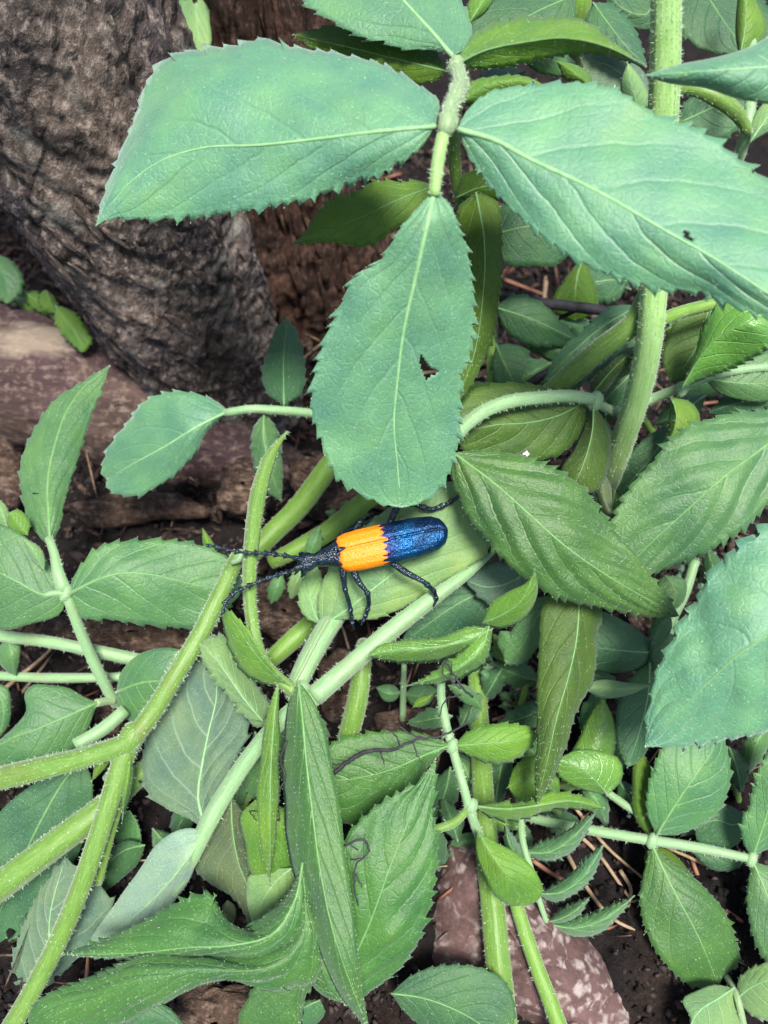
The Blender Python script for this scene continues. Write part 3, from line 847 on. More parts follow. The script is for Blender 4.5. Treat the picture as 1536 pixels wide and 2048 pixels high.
leaf(p, 'gloss', [(1362, 778), (1400, 715), (1440, 672), (1490, 650), (1560, 650)], [(1385, 730), (1408, 650), (1430, 615), (1480, 600), (1530, 610)], [(1400, 757), (1470, 732), (1530, 700), (1560, 670)], [13.9, 13.2, 12.8, 12.9], fold=(0.25, 0.35), teeth=18, amp=4, rib=3, ribmat='midrib_dim', label='shiny pale folded leaflet')
leaf(p, 'bright', [(1340, 793), (1352, 820), (1350, 855), (1335, 886)], [(1338, 815), (1335, 850)], [(1385, 805), (1402, 835), (1395, 865), (1365, 885)], [14.4, 14.2, 14.3], fold=(0.3, 0.2), teeth=0, rib=3)
leaf(p, 'mid', [(1410, 757), (1460, 765), (1510, 768), (1580, 760)], [(1440, 735), (1500, 715), (1550, 700)], [(1430, 782), (1480, 800), (1540, 800)], [14.5, 14.5, 14.6], fold=(0.1, 0.2), teeth=0, rib=4, quilt=0.05)
leaf(p, 'mid', [(1640, 800), (1536, 888), (1450, 952), (1370, 1024), (1300, 1088), (1240, 1150)],
     [(1590, 800), (1536, 818), (1440, 832), (1380, 852), (1332, 890), (1302, 930), (1272, 960), (1242, 1010), (1226, 1050), (1228, 1110)],
     [(1620, 900), (1536, 1010), (1480, 1058), (1420, 1098), (1350, 1128), (1300, 1150), (1265, 1160)],
     [13.6, 13.2, 13.0, 13.2, 13.6], fold=(0.25, 0.15), teeth=22, amp=8, rib=7, quilt=0.07)

# --- big light green leaf at the lower right
p = plant('elder_leaf', 'big serrated blue green leaf filling the right edge below the middle', 1700, 1350, 14.0)
leaf(p, 'teal', [(1640, 1215), (1536, 1271), (1490, 1298), (1437, 1344), (1390, 1390), (1340, 1441), (1291, 1493)],
     [(1620, 1060), (1536, 1052), (1490, 1077), (1450, 1112), (1417, 1148), (1397, 1192), (1362, 1240), (1342, 1290), (1312, 1350), (1302, 1400), (1294, 1450)],
     [(1640, 1380), (1590, 1450), (1536, 1466), (1480, 1473), (1440, 1483), (1400, 1488), (1340, 1494)],
     [10.6, 10.7, 10.8, 11.1, 11.6], fold=(0.3, 0.25), teeth=26, amp=9, rib=5, ribmat='midrib_dim', quilt=0.06, hair=1.2)
stem(p, [(1640, 1215, 10.6), (1720, 1260, 11.6), (1740, 1400, 13.5), (1720, 1500, 16.0)], [20, 22, 24], 'stem', 'leaf_stalk')

# --- the shoot the beetle stands on
p = plant('elder_shoot', 'broken pale stemmed shoot whose pale leaf carries the beetle', 400, 1700, 14.0)
leaf(p, 'palegreen', [(642, 1252), (690, 1222), (742, 1181), (802, 1134), (860, 1085), (915, 1030), (955, 960)],
     [(636, 1200), (655, 1150), (690, 1095), (740, 1045), (800, 1005), (870, 970)],
     [(665, 1242), (740, 1238), (800, 1216), (870, 1172), (930, 1135), (972, 1105), (985, 1040), (975, 990)],
     [13.75, 13.6, 13.5, 13.4, 13.4, 13.5], fold=(0.2, 0.08), teeth=24, amp=3, rib=4, ribmat='midrib', quilt=0.022, back='under')
leaf(p, 'palegreen', [(640, 1250), (625, 1215), (620, 1175), (632, 1130)], [(608, 1230), (598, 1190), (612, 1150)], [(645, 1220), (648, 1180), (642, 1150)], [13.9, 14.0, 14.3], fold=(0.05, 0.1), teeth=13, amp=3, rib=2)
stem(p, [(680, 1215, 14.05), (640, 1280, 13.65), (610, 1335, 13.4), (588, 1385, 13.3)], [44, 44, 40], 'stem_pale', 'stem', hair=0.5, ribs=0.08)
stem(p, [(660, 1232, 13.7), (628, 1290, 13.40), (600, 1345, 13.2), (572, 1395, 13.1)], [10, 9, 5], 'stem_purple', 'peeling_bark', hair=0.2)
stem(p, [(1000, 1095, 13.9), (940, 1142, 13.55), (870, 1192, 13.35), (780, 1262, 13.15), (700, 1330, 13.0), (628, 1392, 12.9)], [3, 24, 34, 38, 38, 42], 'stem_pale', 'stem', hair=0.6, ribs=0.09)
stem(p, [(628, 1392, 12.9), (570, 1435, 13.0), (510, 1500, 13.1), (455, 1580, 13.1), (415, 1650, 13.0), (392, 1700, 12.95), (350, 1790, 13.1)], [40, 34, 32, 34, 36, 28, 12], 'stem_pale', 'stem', hair=0.5, ribs=0.09)
stem(p, [(575, 862, 12.6), (545, 905, 12.7), (522, 970, 12.8), (508, 1050, 12.9), (500, 1150, 12.95), (505, 1240, 12.95), (520, 1305, 12.9), (550, 1350, 12.85), (592, 1385, 12.8)], [3, 26, 32, 30, 28, 26, 24, 24, 26], 'stem', 'stem', hair=1.0, ribs=0.14)
leaf(p, 'bright', [(580, 1372), (545, 1345), (505, 1300), (475, 1255), (446, 1212)], [(530, 1368), (492, 1352), (464, 1312), (450, 1262)], [(562, 1355), (532, 1315), (502, 1268), (478, 1238)], [12.7, 12.6, 12.65, 12.9], fold=(0.35, -0.05), teeth=20, amp=3, rib=3, ribmat='midrib_dim', hair=1.5)
leaf(p, 'palegreen', [(525, 1442), (490, 1400), (455, 1350), (425, 1310), (400, 1288)], [(505, 1440), (460, 1400), (425, 1350), (403, 1310)], [(545, 1420), (520, 1370), (480, 1305), (450, 1276), (425, 1272)], [13.0, 12.9, 12.95, 13.1], fold=(0.1, 0.45), teeth=16, amp=6, rib=3)
leaf(p, 'bright', [(556, 1368), (548, 1440), (542, 1530), (540, 1640), (541, 1775)], [(536, 1420), (520, 1500), (513, 1590), (518, 1680), (530, 1740)], [(558, 1420), (562, 1500), (560, 1600), (553, 1690), (545, 1740)], [12.5, 12.1, 11.9, 11.9, 12.1], fold=(0.1, 0.15), teeth=0, rib=3, ribmat='midrib_dim', hair=1.6)
leaf(p, 'deep', [(596, 1362), (604, 1430), (612, 1520), (624, 1620), (640, 1740), (668, 1870), (706, 1980), (742, 2070)],
     [(580, 1400), (572, 1480), (570, 1600), (578, 1700), (600, 1795), (640, 1905), (680, 1995)],
     [(625, 1400), (650, 1460), (665, 1540), (680, 1620), (690, 1700), (700, 1780), (712, 1880), (724, 1970)],
     [12.6, 11.9, 11.4, 11.2, 11.2, 11.5], fold=(0.55, 0.12), teeth=0, rib=5, ribmat='midrib_dim', quilt=0.035, hair=1.3, name='leaf', label='longest narrow drooping leaf')
leaf(p, 'under', [(412, 1662), (396, 1595), (404, 1530), (418, 1460), (432, 1400), (430, 1310)],
     [(385, 1640), (330, 1612), (300, 1590), (284, 1530), (290, 1480), (316, 1430), (342, 1370), (380, 1335), (405, 1315)],
     [(430, 1640), (446, 1580), (472, 1520), (496, 1470), (492, 1420), (472, 1370), (448, 1330)],
     [13.1, 13.4, 13.6, 13.8, 14.0], fold=(0.15, 0.25), teeth=24, amp=7, rib=6, back='mid', quilt=-0.06, label='grey green leaf seen from its veined underside')
leaf(p, 'frost', [(408, 1668), (372, 1722), (320, 1785), (262, 1838), (165, 1905)],
     [(392, 1658), (352, 1662), (312, 1690), (272, 1750), (240, 1796), (200, 1850)],
     [(398, 1700), (382, 1752), (346, 1812), (300, 1852), (225, 1895)],
     [12.9, 12.75, 12.9, 13.2, 13.6], fold=(0.15, 0.25), teeth=0, rib=5, back='mid', quilt=-0.05, label='silvery leaf seen from its underside')
leaf(p, 'wither', [(462, 1590), (465, 1660), (478, 1730), (500, 1790), (497, 1850)], [(430, 1650), (392, 1735), (420, 1765), (470, 1800), (490, 1830)], [(485, 1620), (494, 1690), (508, 1750), (512, 1815)], [13.3, 13.2, 13.15, 13.3], fold=(0.2, 0.3), teeth=14, amp=3, rib=4, label='withered leaf with a curled dry tip')
leaf(p, 'wither', [(455, 1800), (450, 1822), (458, 1838), (455, 1868)], [(445, 1812), (446, 1835)], [(470, 1812), (472, 1830)], [13.1, 13.0, 13.1], fold=(0.2, 0.2), teeth=0, rib=0, hair=0.3)
leaf(p, 'bright', [(510, 1600), (525, 1660), (540, 1710), (555, 1775)], [(483, 1625), (490, 1690), (505, 1750)], [(572, 1620), (580, 1680), (582, 1740)], [12.9, 12.6, 12.6, 12.9], fold=(0.3, 0.2), teeth=0, rib=0, quilt=0.06)
leaf(p, 'palegreen', [(585, 1735), (555, 1760), (525, 1800), (505, 1850)], [(540, 1738), (498, 1750), (492, 1790)], [(595, 1770), (575, 1830), (540, 1870)], [12.6, 12.8, 13.1], fold=(0.1, 0.1), teeth=0, rib=3)
leaf(p, 'palegreen', [(560, 1440), (540, 1420), (515, 1418), (490, 1430)], [(540, 1450), (510, 1455)], [(550, 1405), (515, 1398)], [13.3, 13.2, 13.3], fold=(0.15, 0.15), teeth=0, rib=0)
leaf(p, 'mid', [(590, 1430), (560, 1480), (535, 1540), (500, 1600)], [(560, 1440), (520, 1490), (490, 1560)], [(600, 1480), (575, 1540), (530, 1590)], [13.7, 13.9, 14.2], fold=(0.1, 0.1), teeth=0, rib=4)

# --- stout olive stem, lower left
p = plant('elder_shoot', 'stout olive green stem snapped at its top and forking at the lower left', 120, 1960, 14.2)
stem(p, [(480, 1105, 13.9), (468, 1130, 13.8), (440, 1190, 13.6), (400, 1270, 13.4), (350, 1352, 13.2), (302, 1430, 13.1), (258, 1482, 13.0), (180, 1512, 13.0), (80, 1538, 13.1), (-40, 1568, 13.4), (-280, 1650, 15.3)], [30, 36, 38, 38, 40, 42, 48, 40, 38, 36], 'stem', hair=0.9)
stem(p, [(485, 1100, 13.6), (478, 1118, 13.55), (462, 1126, 13.5)], [12, 16, 8], 'stem_pale', 'broken_tip', hair=0.2)
stem(p, [(262, 1475, 13.1), (235, 1555, 13.0), (205, 1650, 12.9), (160, 1780, 12.9), (118, 1880, 12.95), (55, 2000, 12.9), (-10, 2110, 12.8), (-90, 2290, 12.6)], [44, 40, 40, 38, 40, 42], 'stem', 'side_stem', hair=0.7)
stem(p, [(300, 1530, 13.9), (210, 1612, 13.5), (100, 1695, 13.3), (-40, 1800, 13.3), (-260, 1940, 14.1)], [40, 54, 58, 58, 60], 'stem', 'side_stem', hair=0.6)
stem(p, [(258, 1540, 13.3), (232, 1620, 13.2), (212, 1690, 13.2), (195, 1765, 13.3)], [16, 24, 26, 22], 'stem_olive', 'side_stem', hair=0.5)
stem(p, [(250, 1420, 14.4), (210, 1455, 14.2), (150, 1490, 14.0)], [26, 28, 24], 'stem_pale', 'side_stem', hair=0.4)
stem(p, [(265, 1500, 14.2), (240, 1530, 14.0), (215, 1560, 14.0)], [24, 28, 24], 'stem_pale', 'side_stem', hair=0.4)
leaf(p, 'bright', [(262, 1505), (255, 1560), (248, 1600), (244, 1645)], [(248, 1530), (240, 1580)], [(270, 1540), (262, 1600)], [12.9, 12.8, 12.9], fold=(0.2, 0.3), teeth=0, rib=0)
leaf(p, 'bright', [(225, 1498), (205, 1520), (192, 1545), (184, 1562)], [(205, 1505), (190, 1530)], [(222, 1520), (200, 1548)], [13.2, 13.2, 13.3], fold=(0.1, 0.1), teeth=0, rib=0)
leaf(p, 'dark', [(165, 1515), (127, 1563), (90, 1626), (47, 1713), (-20, 1870)], [(100, 1550), (50, 1580), (0, 1625), (-50, 1720), (-60, 1800)], [(184, 1560), (183, 1620), (160, 1700), (110, 1790), (55, 1870), (10, 1905)], [14.3, 14.2, 14.2, 14.3], fold=(0.1, 0.15), teeth=0, rib=5)
leaf(p, 'under', [(60, 2000), (95, 1910), (100, 1830), (130, 1715)], [(25, 1960), (38, 1875), (68, 1805), (105, 1750)], [(110, 1960), (175, 1890), (218, 1845), (222, 1800), (200, 1775), (160, 1742)], [13.7, 13.5, 13.5, 13.7], fold=(0.1, 0.15), teeth=20, amp=6, rib=5, back='mid', quilt=-0.05)
leaf(p, 'mid', [(60, 1910), (40, 1850), (20, 1800), (-10, 1760)], [(30, 1900), (5, 1850)], [(75, 1860), (50, 1800)], [14.4, 14.5, 14.6], fold=(0.1, 0.1), teeth=0, rib=4)
leaf(p, 'mid', [(225, 1640), (255, 1620), (275, 1650), (285, 1710)], [(230, 1670), (250, 1710)], [(265, 1630), (280, 1660)], [14.2, 14.4, 14.5], fold=(0.1, 0.1), teeth=0, rib=3)
leaf(p, 'dark', [(290, 1690), (250, 1700), (215, 1730), (200, 1790)], [(260, 1680), (220, 1700)], [(280, 1720), (240, 1760)], [14.1, 14.2, 14.3], fold=(0.1, 0.1), teeth=0, rib=3)

# --- serrated leaves along the bottom edge
p = plant('elder_shoot', 'dark green serrated folded leaves along the bottom edge left of the red rock', 640, 2060, 12.6)
leaf(p, 'deep', [(605, 1725), (590, 1800), (545, 1868), (470, 1890), (380, 1895), (270, 1906), (124, 1908)],
     [(575, 1790), (520, 1845), (490, 1868), (455, 1840), (420, 1786), (372, 1800), (300, 1842), (200, 1884)],
     [(622, 1790), (600, 1870), (540, 1905), (440, 1912), (330, 1918), (200, 1914)],
     [11.8, 11.5, 11.4, 11.4, 11.6, 12.2], fold=(0.5, 0.25), teeth=24, amp=9, rib=5, ribmat='midrib_dim', hair=1.3)
leaf(p, 'deep', [(610, 1790), (604, 1880), (540, 1935), (420, 1940), (280, 1965), (60, 2070)],
     [(585, 1850), (520, 1895), (420, 1905), (300, 1912), (180, 1955), (60, 2030)],
     [(640, 1880), (632, 1960), (560, 1990), (440, 1962), (330, 1998), (200, 2060)],
     [11.6, 11.4, 11.3, 11.4, 11.8], fold=(0.5, 0.3), teeth=24, amp=5, rib=0, hair=1.4, quilt=0.05)
leaf(p, 'deep', [(615, 1860), (610, 1930), (590, 1990), (560, 2070)], [(570, 1900), (520, 1960), (480, 2060)], [(632, 1900), (628, 1960), (605, 2000), (590, 2070)], [11.9, 11.8, 11.9], fold=(0.2, 0.2), teeth=22, amp=7, rib=0)
leaf(p, 'deep', [(690, 2010), (705, 1930), (742, 1840), (785, 1720), (830, 1610), (871, 1518)],
     [(650, 1960), (640, 1850), (665, 1740), (700, 1665), (745, 1622), (792, 1590), (832, 1568), (855, 1540)],
     [(745, 1985), (800, 1938), (832, 1885), (852, 1830), (864, 1770), (868, 1700), (868, 1640), (872, 1575)],
     [12.3, 12.1, 12.0, 12.1, 12.4], fold=(0.1, 0.15), teeth=26, amp=9, rib=5, ribmat='midrib_dim', quilt=0.06, hair=1.6)
leaf(p, 'dark', [(640, 2000), (600, 2020), (570, 2050), (540, 2090)], [(610, 2000), (570, 2020)], [(650, 2020), (620, 2060), (590, 2090)], [12.6, 12.6, 12.8], fold=(0.1, 0.1), teeth=0, rib=3)
stem(p, [(720, 2010, 12.9), (690, 1990, 12.6), (640, 1880, 12.2), (612, 1780, 12.0), (605, 1725, 12.0)], [26, 24, 20, 14], 'stem_olive', 'leaf_stalk', hair=0.5)
leaf(p, 'deep', [(700, 2010), (660, 1960), (620, 1880), (600, 1790)], [(650, 1990), (600, 1930), (590, 1850)], [(700, 1960), (660, 1890), (625, 1820)], [12.5, 12.3, 12.2], fold=(0.1, 0.1), teeth=0, rib=0)
leaf(p, 'dark', [(380, 2060), (330, 2040), (250, 2040), (150, 2075)], [(330, 2010), (240, 2005), (170, 2040)], [(350, 2075), (250, 2085)], [12.4, 12.4, 12.5], fold=(0.1, 0.1), teeth=0, rib=0)

# --- seedling with three leaves at the left edge
p = plant('elder_seedling', 'slender seedling with three plain green leaves at the left edge', 236, 1425, 15.3)
stem(p, [(232, 1410, 15.0), (205, 1360, 14.7), (172, 1290, 14.4), (145, 1222, 14.1), (132, 1186, 14.0)], [20, 22, 22, 22, 20], 'stem_pale', hair=0.6)
stem(p, [(130, 1182, 14.0), (118, 1150, 14.0), (108, 1105, 14.1), (98, 1075, 14.2)], [28, 24, 18, 16], 'stem_pale', 'leaf_stalk', hair=0.5)
stem(p, [(138, 1188, 13.95), (110, 1186, 13.9), (74, 1196, 13.9)], [10, 12, 8], 'stem_pale', 'leaf_stalk', hair=0.3)
leaf(p, 'mid', [(100, 1098), (97, 1024), (95, 979), (100, 929), (113, 879), (130, 829), (158, 785), (219, 732)],
     [(60, 1045), (46, 1000), (39, 940), (56, 880), (80, 836), (115, 796), (160, 766)],
     [(121, 1045), (126, 1010), (140, 960), (151, 930), (166, 880), (182, 830), (207, 768)],
     [14.2, 14.3, 14.6, 15.2, 16.0], fold=(0.15, 0.2), teeth=26, amp=4, rib=6, hole=[(64, 985), (72, 982), (77, 986), (74, 991), (68, 990)])
leaf(p, 'mid', [(137, 1190), (180, 1166), (240, 1147), (300, 1149), (370, 1165), (430, 1177), (485, 1172)],
     [(142, 1160), (168, 1122), (210, 1092), (260, 1082), (320, 1081), (370, 1086), (430, 1103), (470, 1130)],
     [(140, 1212), (165, 1236), (210, 1238), (260, 1244), (330, 1252), (390, 1254), (430, 1235), (470, 1200)],
     [13.95, 13.9, 14.0, 14.3, 14.6], fold=(0.2, 0.25), teeth=26, amp=5, rib=6, quilt=0.03)
leaf(p, 'mid', [(132, 1192), (80, 1188), (40, 1166), (0, 1146), (-90, 1110)], [(118, 1160), (85, 1110), (60, 1082), (20, 1056), (-30, 1040)], [(125, 1222), (60, 1246), (0, 1262), (-60, 1230)], [13.95, 13.8, 13.8, 14.1], fold=(0.2, 0.2), teeth=0, rib=6, hair=1.2)
leaf(p, 'palegreen', [(88, 1140), (75, 1120), (60, 1095), (45, 1075)], [(70, 1128), (52, 1095)], [(92, 1125), (80, 1095)], [13.7, 13.6, 13.6], fold=(0.1, 0.1), teeth=0, rib=0)
leaf(p, 'bright', [(55, 1070), (40, 1055), (28, 1040), (18, 1025)], [(30, 1068), (14, 1045)], [(62, 1048), (50, 1028), (35, 1018)], [14.0, 14.0, 14.0], fold=(0.1, 0.1), teeth=0, rib=0)
leaf(p, 'palegreen', [(20, 1070), (10, 1040), (0, 1015), (-15, 990)], [(-10, 1060), (-20, 1020)], [(22, 1040), (12, 1010)], [14.2, 14.2, 14.3], fold=(0.1, 0.1), teeth=0, rib=0)
leaf(p, 'mid', [(232, 1385), (280, 1366), (330, 1362), (385, 1368)], [(240, 1345), (268, 1315), (310, 1298), (360, 1300)], [(240, 1420), (268, 1448), (310, 1450), (350, 1420)], [14.6, 14.3, 14.2, 14.3], fold=(0.2, 0.25), teeth=0, rib=6)
stem(p, [(230, 1402, 14.9), (215, 1402, 14.8), (192, 1406, 14.6)], [14, 16, 16], 'stem_purple', 'leaf_stalk', hair=0.3)
leaf(p, 'mid', [(195, 1405), (140, 1430), (80, 1456), (20, 1478), (-30, 1510)], [(165, 1393), (140, 1378), (100, 1371), (62, 1371), (47, 1388), (52, 1418), (28, 1455), (0, 1480)], [(190, 1420), (180, 1450), (152, 1490), (120, 1522), (70, 1555), (10, 1560)], [14.6, 14.3, 14.2, 14.3], fold=(0.2, 0.2), teeth=0, rib=6)

p = plant('creeping_stem', 'two pale horizontal runners crossing the left edge above the torn leaf', -60, 1330, 16.0)
stem(p, [(-60, 1262, 15.2), (0, 1272, 15.1), (80, 1281, 15.0), (180, 1300, 15.0), (290, 1322, 15.2), (340, 1330, 15.4)], [22, 24, 24, 26, 24], 'stem_pale', hair=0.6)
stem(p, [(-60, 1350, 15.5), (0, 1352, 15.4), (100, 1356, 15.3), (200, 1355, 15.3), (300, 1352, 15.4)], [16, 18, 20, 18, 18], 'stem_pale', hair=0.4)
leaf(p, 'mid', [(15, 1275), (22, 1300), (26, 1330), (32, 1352)], [(0, 1290), (-5, 1320), (15, 1345)], [(38, 1290), (38, 1330)], [15.1, 15.0, 15.2], fold=(0.1, 0.1), teeth=0, rib=3)
leaf(p, 'mid', [(-20, 1365), (0, 1390), (8, 1430), (-5, 1480)], [(-30, 1400), (-30, 1440)], [(15, 1375), (22, 1410), (18, 1450)], [15.0, 15.0, 15.1], fold=(0.1, 0.1), teeth=0, rib=3)
leaf(p, 'dark', [(190, 1480), (170, 1470), (150, 1490), (130, 1520)], [(170, 1455), (140, 1475)], [(190, 1500), (160, 1520)], [15.0, 15.0, 15.1], fold=(0.1, 0.1), teeth=0, rib=0)

# --- sprig reaching out from under the hanging leaf towards the log
p = plant('elder_sprig', 'thin arching sprig with a rounded drooping leaf in front of the trunk foot', 760, 880, 17.2)
stem(p, [(450, 826, 15.4), (500, 818, 15.3), (550, 820, 15.4), (620, 826, 15.7), (700, 840, 16.2), (780, 880, 17.4)], [16, 18, 18, 20, 22], 'stem_pale', hair=0.5)
leaf(p, 'teal', [(458, 822), (400, 850), (330, 893), (262, 930), (215, 958)], [(430, 803), (392, 789), (342, 786), (282, 810), (252, 848), (222, 890), (206, 930), (203, 948)], [(412, 862), (392, 900), (352, 945), (312, 973), (266, 992), (230, 985), (212, 972)],
     [15.4, 15.2, 15.2, 15.5, 16.3], fold=(0.25, 0.25), teeth=20, amp=6, rib=6)
leaf(p, 'dark', [(568, 812), (567, 760), (568, 700), (575, 635)], [(535, 785), (526, 742), (537, 698), (556, 655)], [(600, 788), (609, 745), (602, 690), (588, 655)], [15.5, 15.6, 16.1, 17.0], fold=(0.2, 0.2), teeth=18, amp=3, rib=3, ribmat='midrib_dim')
leaf(p, 'mid', [(528, 824), (527, 870), (538, 930), (563, 1002)], [(506, 855), (502, 905), (515, 955), (540, 990)], [(550, 848), (562, 900), (566, 960)], [15.4, 15.4, 15.5, 15.8], fold=(0.2, 0.2), teeth=18, amp=3, rib=3)

# --- young shoot with glossy leaves, centre
p = plant('elder_shoot', 'slim young shoot with shiny curled leaflets below and right of the beetle', 985, 1760, ground_depth(1760))
stem(p, [(975, 1258, 12.5), (930, 1290, 12.9), (890, 1330, 13.2), (882, 1380, 13.3), (890, 1440, 13.3), (906, 1500, 13.2), (926, 1570, 13.0), (946, 1640, 13.1), (962, 1680, 13.4), (985, 1760, 14.2)], [12, 14, 16, 18, 18, 18, 18, 20, 16], 'stem_pale', hair=0.7)
leaf(p, 'gloss', [(985, 1258), (930, 1282), (860, 1296), (790, 1302), (735, 1312)], [(950, 1254), (880, 1272), (810, 1282), (765, 1290)], [(980, 1285), (930, 1306), (880, 1327), (820, 1326), (770, 1320)], [12.4, 12.3, 12.3, 12.5], fold=(0.15, 0.45), teeth=18, amp=3, rib=3, quilt=0.03, label='shiny leaflet with a rolled edge')
leaf(p, 'gloss', [(978, 1252), (966, 1290), (930, 1328), (880, 1352), (806, 1374)], [(984, 1290), (974, 1325), (935, 1352), (880, 1366)], [(945, 1282), (915, 1310), (880, 1335), (840, 1360)], [12.4, 12.3, 12.4, 12.8], fold=(0.45, 0.15), teeth=16, amp=3, rib=3, quilt=0.03)
leaf(p, 'bright', [(965, 1246), (1000, 1232), (1040, 1205), (1070, 1138)], [(978, 1212), (1018, 1182), (1052, 1165)], [(1000, 1259), (1032, 1250), (1060, 1222), (1076, 1178)], [12.4, 12.1, 11.9, 11.8], fold=(0.1, 0.25), teeth=0, rib=3)
leaf(p, 'bright', [(908, 1492), (960, 1488), (1020, 1482), (1078, 1470)], [(930, 1468), (980, 1451), (1030, 1449), (1062, 1456)], [(940, 1512), (990, 1528), (1032, 1516), (1062, 1492)], [13.1, 13.0, 13.0, 13.2], fold=(0.15, 0.2), teeth=20, amp=4, rib=3, ribmat='midrib_dim')
leaf(p, 'deep', [(900, 1490), (850, 1510), (780, 1540), (690, 1560), (610, 1560)], [(880, 1480), (800, 1464), (730, 1468), (660, 1490)], [(870, 1515), (830, 1570), (780, 1610), (720, 1650), (650, 1620)], [13.1, 13.1, 13.2, 13.3], fold=(0.15, 0.2), teeth=24, amp=5, rib=4, ribmat='midrib_dim', quilt=0.05, label='broad leaf under the black rootlet')
leaf(p, 'bright', [(945, 1612), (1010, 1618), (1080, 1610), (1140, 1602), (1208, 1616)], [(980, 1604), (1050, 1600), (1100, 1583), (1150, 1589)], [(970, 1632), (1020, 1645), (1070, 1638), (1112, 1620), (1165, 1616)], [13.0, 12.8, 12.8, 13.0], fold=(0.15, 0.3), teeth=24, amp=4, rib=4)
stem(p, [(936, 1616, 13.0), (915, 1640, 12.9), (880, 1656, 12.8), (850, 1662, 12.9)], [14, 18, 18, 14], 'stem', 'leaf_stalk', hair=0.6)
leaf(p, 'bright', [(955, 1662), (985, 1712), (1020, 1760), (1050, 1812)], [(950, 1695), (966, 1755), (995, 1797), (1025, 1812)], [(990, 1682), (1040, 1710), (1076, 1752), (1086, 1785), (1070, 1805)], [12.9, 12.7, 12.6, 12.9], fold=(0.2, 0.1), teeth=0, rib=3, ribmat='midrib_dim')
leaf(p, 'mid', [(895, 1370), (920, 1380), (945, 1395), (965, 1420)], [(910, 1390), (935, 1410)], [(925, 1368), (955, 1390)], [13.5, 13.6, 13.7], fold=(0.1, 0.1), teeth=0, rib=0)
leaf(p, 'bright', [(868, 1385), (850, 1400), (838, 1405), (825, 1415)], [(850, 1390), (832, 1398)], [(860, 1402), (842, 1415)], [13.6, 13.6, 13.7], fold=(0.1, 0.1), teeth=0, rib=0)

p = plant('elder_sprig', 'drooping tip with thin sickle shaped leaflets hanging before the lichen rock', 1038, 1590, 14.6)
stem(p, [(1030, 1560, 14.3), (1040, 1620, 14.0), (1045, 1680, 13.7), (1062, 1740, 13.5), (1075, 1790, 13.5), (1095, 1850, 13.6)], [14, 13, 13, 12, 10], 'stem_pale', hair=0.4)
for mid, a, b in [
    ([(1048, 1705), (1095, 1705), (1145, 1675), (1190, 1625)], [(1075, 1688), (1125, 1668), (1165, 1640)], [(1085, 1722), (1140, 1705), (1172, 1665)]),
    ([(1070, 1788), (1120, 1785), (1165, 1755), (1207, 1688)], [(1110, 1768), (1150, 1742), (1188, 1705)], [(1105, 1808), (1160, 1785), (1192, 1738)]),
    ([(1092, 1848), (1150, 1856), (1205, 1840), (1268, 1792)], [(1140, 1842), (1192, 1826), (1232, 1808)], [(1140, 1872), (1205, 1862), (1245, 1822)]),
    ([(1092, 1845), (1120, 1838), (1150, 1822), (1178, 1795)], [(1115, 1825), (1145, 1808)], [(1125, 1850), (1158, 1832)]),
    ([(1062, 1740), (1040, 1720), (1020, 1690), (1010, 1650)], [(1035, 1728), (1012, 1690)], [(1058, 1720), (1034, 1685)]),
]:
    leaf(p, 'mid', mid, a, b, [13.6, 13.4, 13.3, 13.4], fold=(0.2, 0.35), teeth=14, amp=4, rib=3, ribmat='midrib_dim', hair=1.2)

p = plant('seedling', 'tiny two leaved seedling in the dark hollow under the shiny leaflets', 805, 1440, 16.0)
stem(p, [(805, 1440, 16.0), (806, 1390, 15.8), (808, 1330, 15.4)], [12, 12, 10], 'stem_pale', hair=0.3)
leaf(p, 'mid', [(802, 1385), (785, 1388), (768, 1385), (752, 1375)], [(790, 1372), (765, 1370)], [(790, 1402), (768, 1402)], [15.8, 15.7, 15.8], fold=(0.1, 0.1), teeth=0, rib=3, hair=0.3)
leaf(p, 'mid', [(810, 1388), (830, 1392), (855, 1390), (876, 1380)], [(825, 1372), (855, 1368)], [(825, 1412), (855, 1410)], [15.8, 15.7, 15.8], fold=(0.1, 0.1), teeth=0, rib=3, hair=0.3)

p = plant('elder_shoot', 'short fuzzy flat stem cut off below the beetle leaf', 690, 1500, 14.6)
stem(p, [(728, 1285, 14.2), (726, 1310, 14.0), (720, 1370, 13.9), (708, 1430, 13.9), (692, 1485, 14.0)], [30, 36, 40, 42, 38], 'stem', hair=1.2)
stem(p, [(740, 840, 17.4), (660, 930, 17.0), (600, 1010, 16.6), (545, 1065, 16.3), (500, 1110, 16.2)], [40, 44, 44, 40], 'stem_olive', 'side_stem', hair=0.2)
stem(p, [(800, 950, 17.4), (720, 1010, 17.2), (660, 1060, 16.8), (590, 1100, 16.6), (540, 1125, 16.6)], [36, 40, 40, 30], 'stem_olive', 'side_stem', hair=0.2)
stem(p, [(640, 1230, 15.6), (590, 1275, 15.4), (540, 1320, 15.3)], [36, 40, 36], 'stem_olive', 'side_stem', hair=0.2)
leaf(p, 'bright', [(432, 1140), (425, 1115), (415, 1085), (405, 1055)], [(418, 1115), (404, 1085)], [(436, 1105), (424, 1080)], [14.8, 14.8, 14.9], fold=(0.1, 0.1), teeth=0, rib=0, hair=0.3)
for x, y, k in [(552, 1168, 'mid'), (592, 1158, 'palegreen'), (628, 1078, 'mid')]:
    leaf(p, k, [(x + 12, y - 25), (x + 4, y), (x - 4, y + 20), (x - 10, y + 40)], [(x - 8, y - 8), (x - 16, y + 18)], [(x + 16, y + 4), (x + 6, y + 28)], [15.3, 15.2, 15.3], fold=(0.05, 0.08), teeth=10, amp=3, rib=2, hair=0.2)

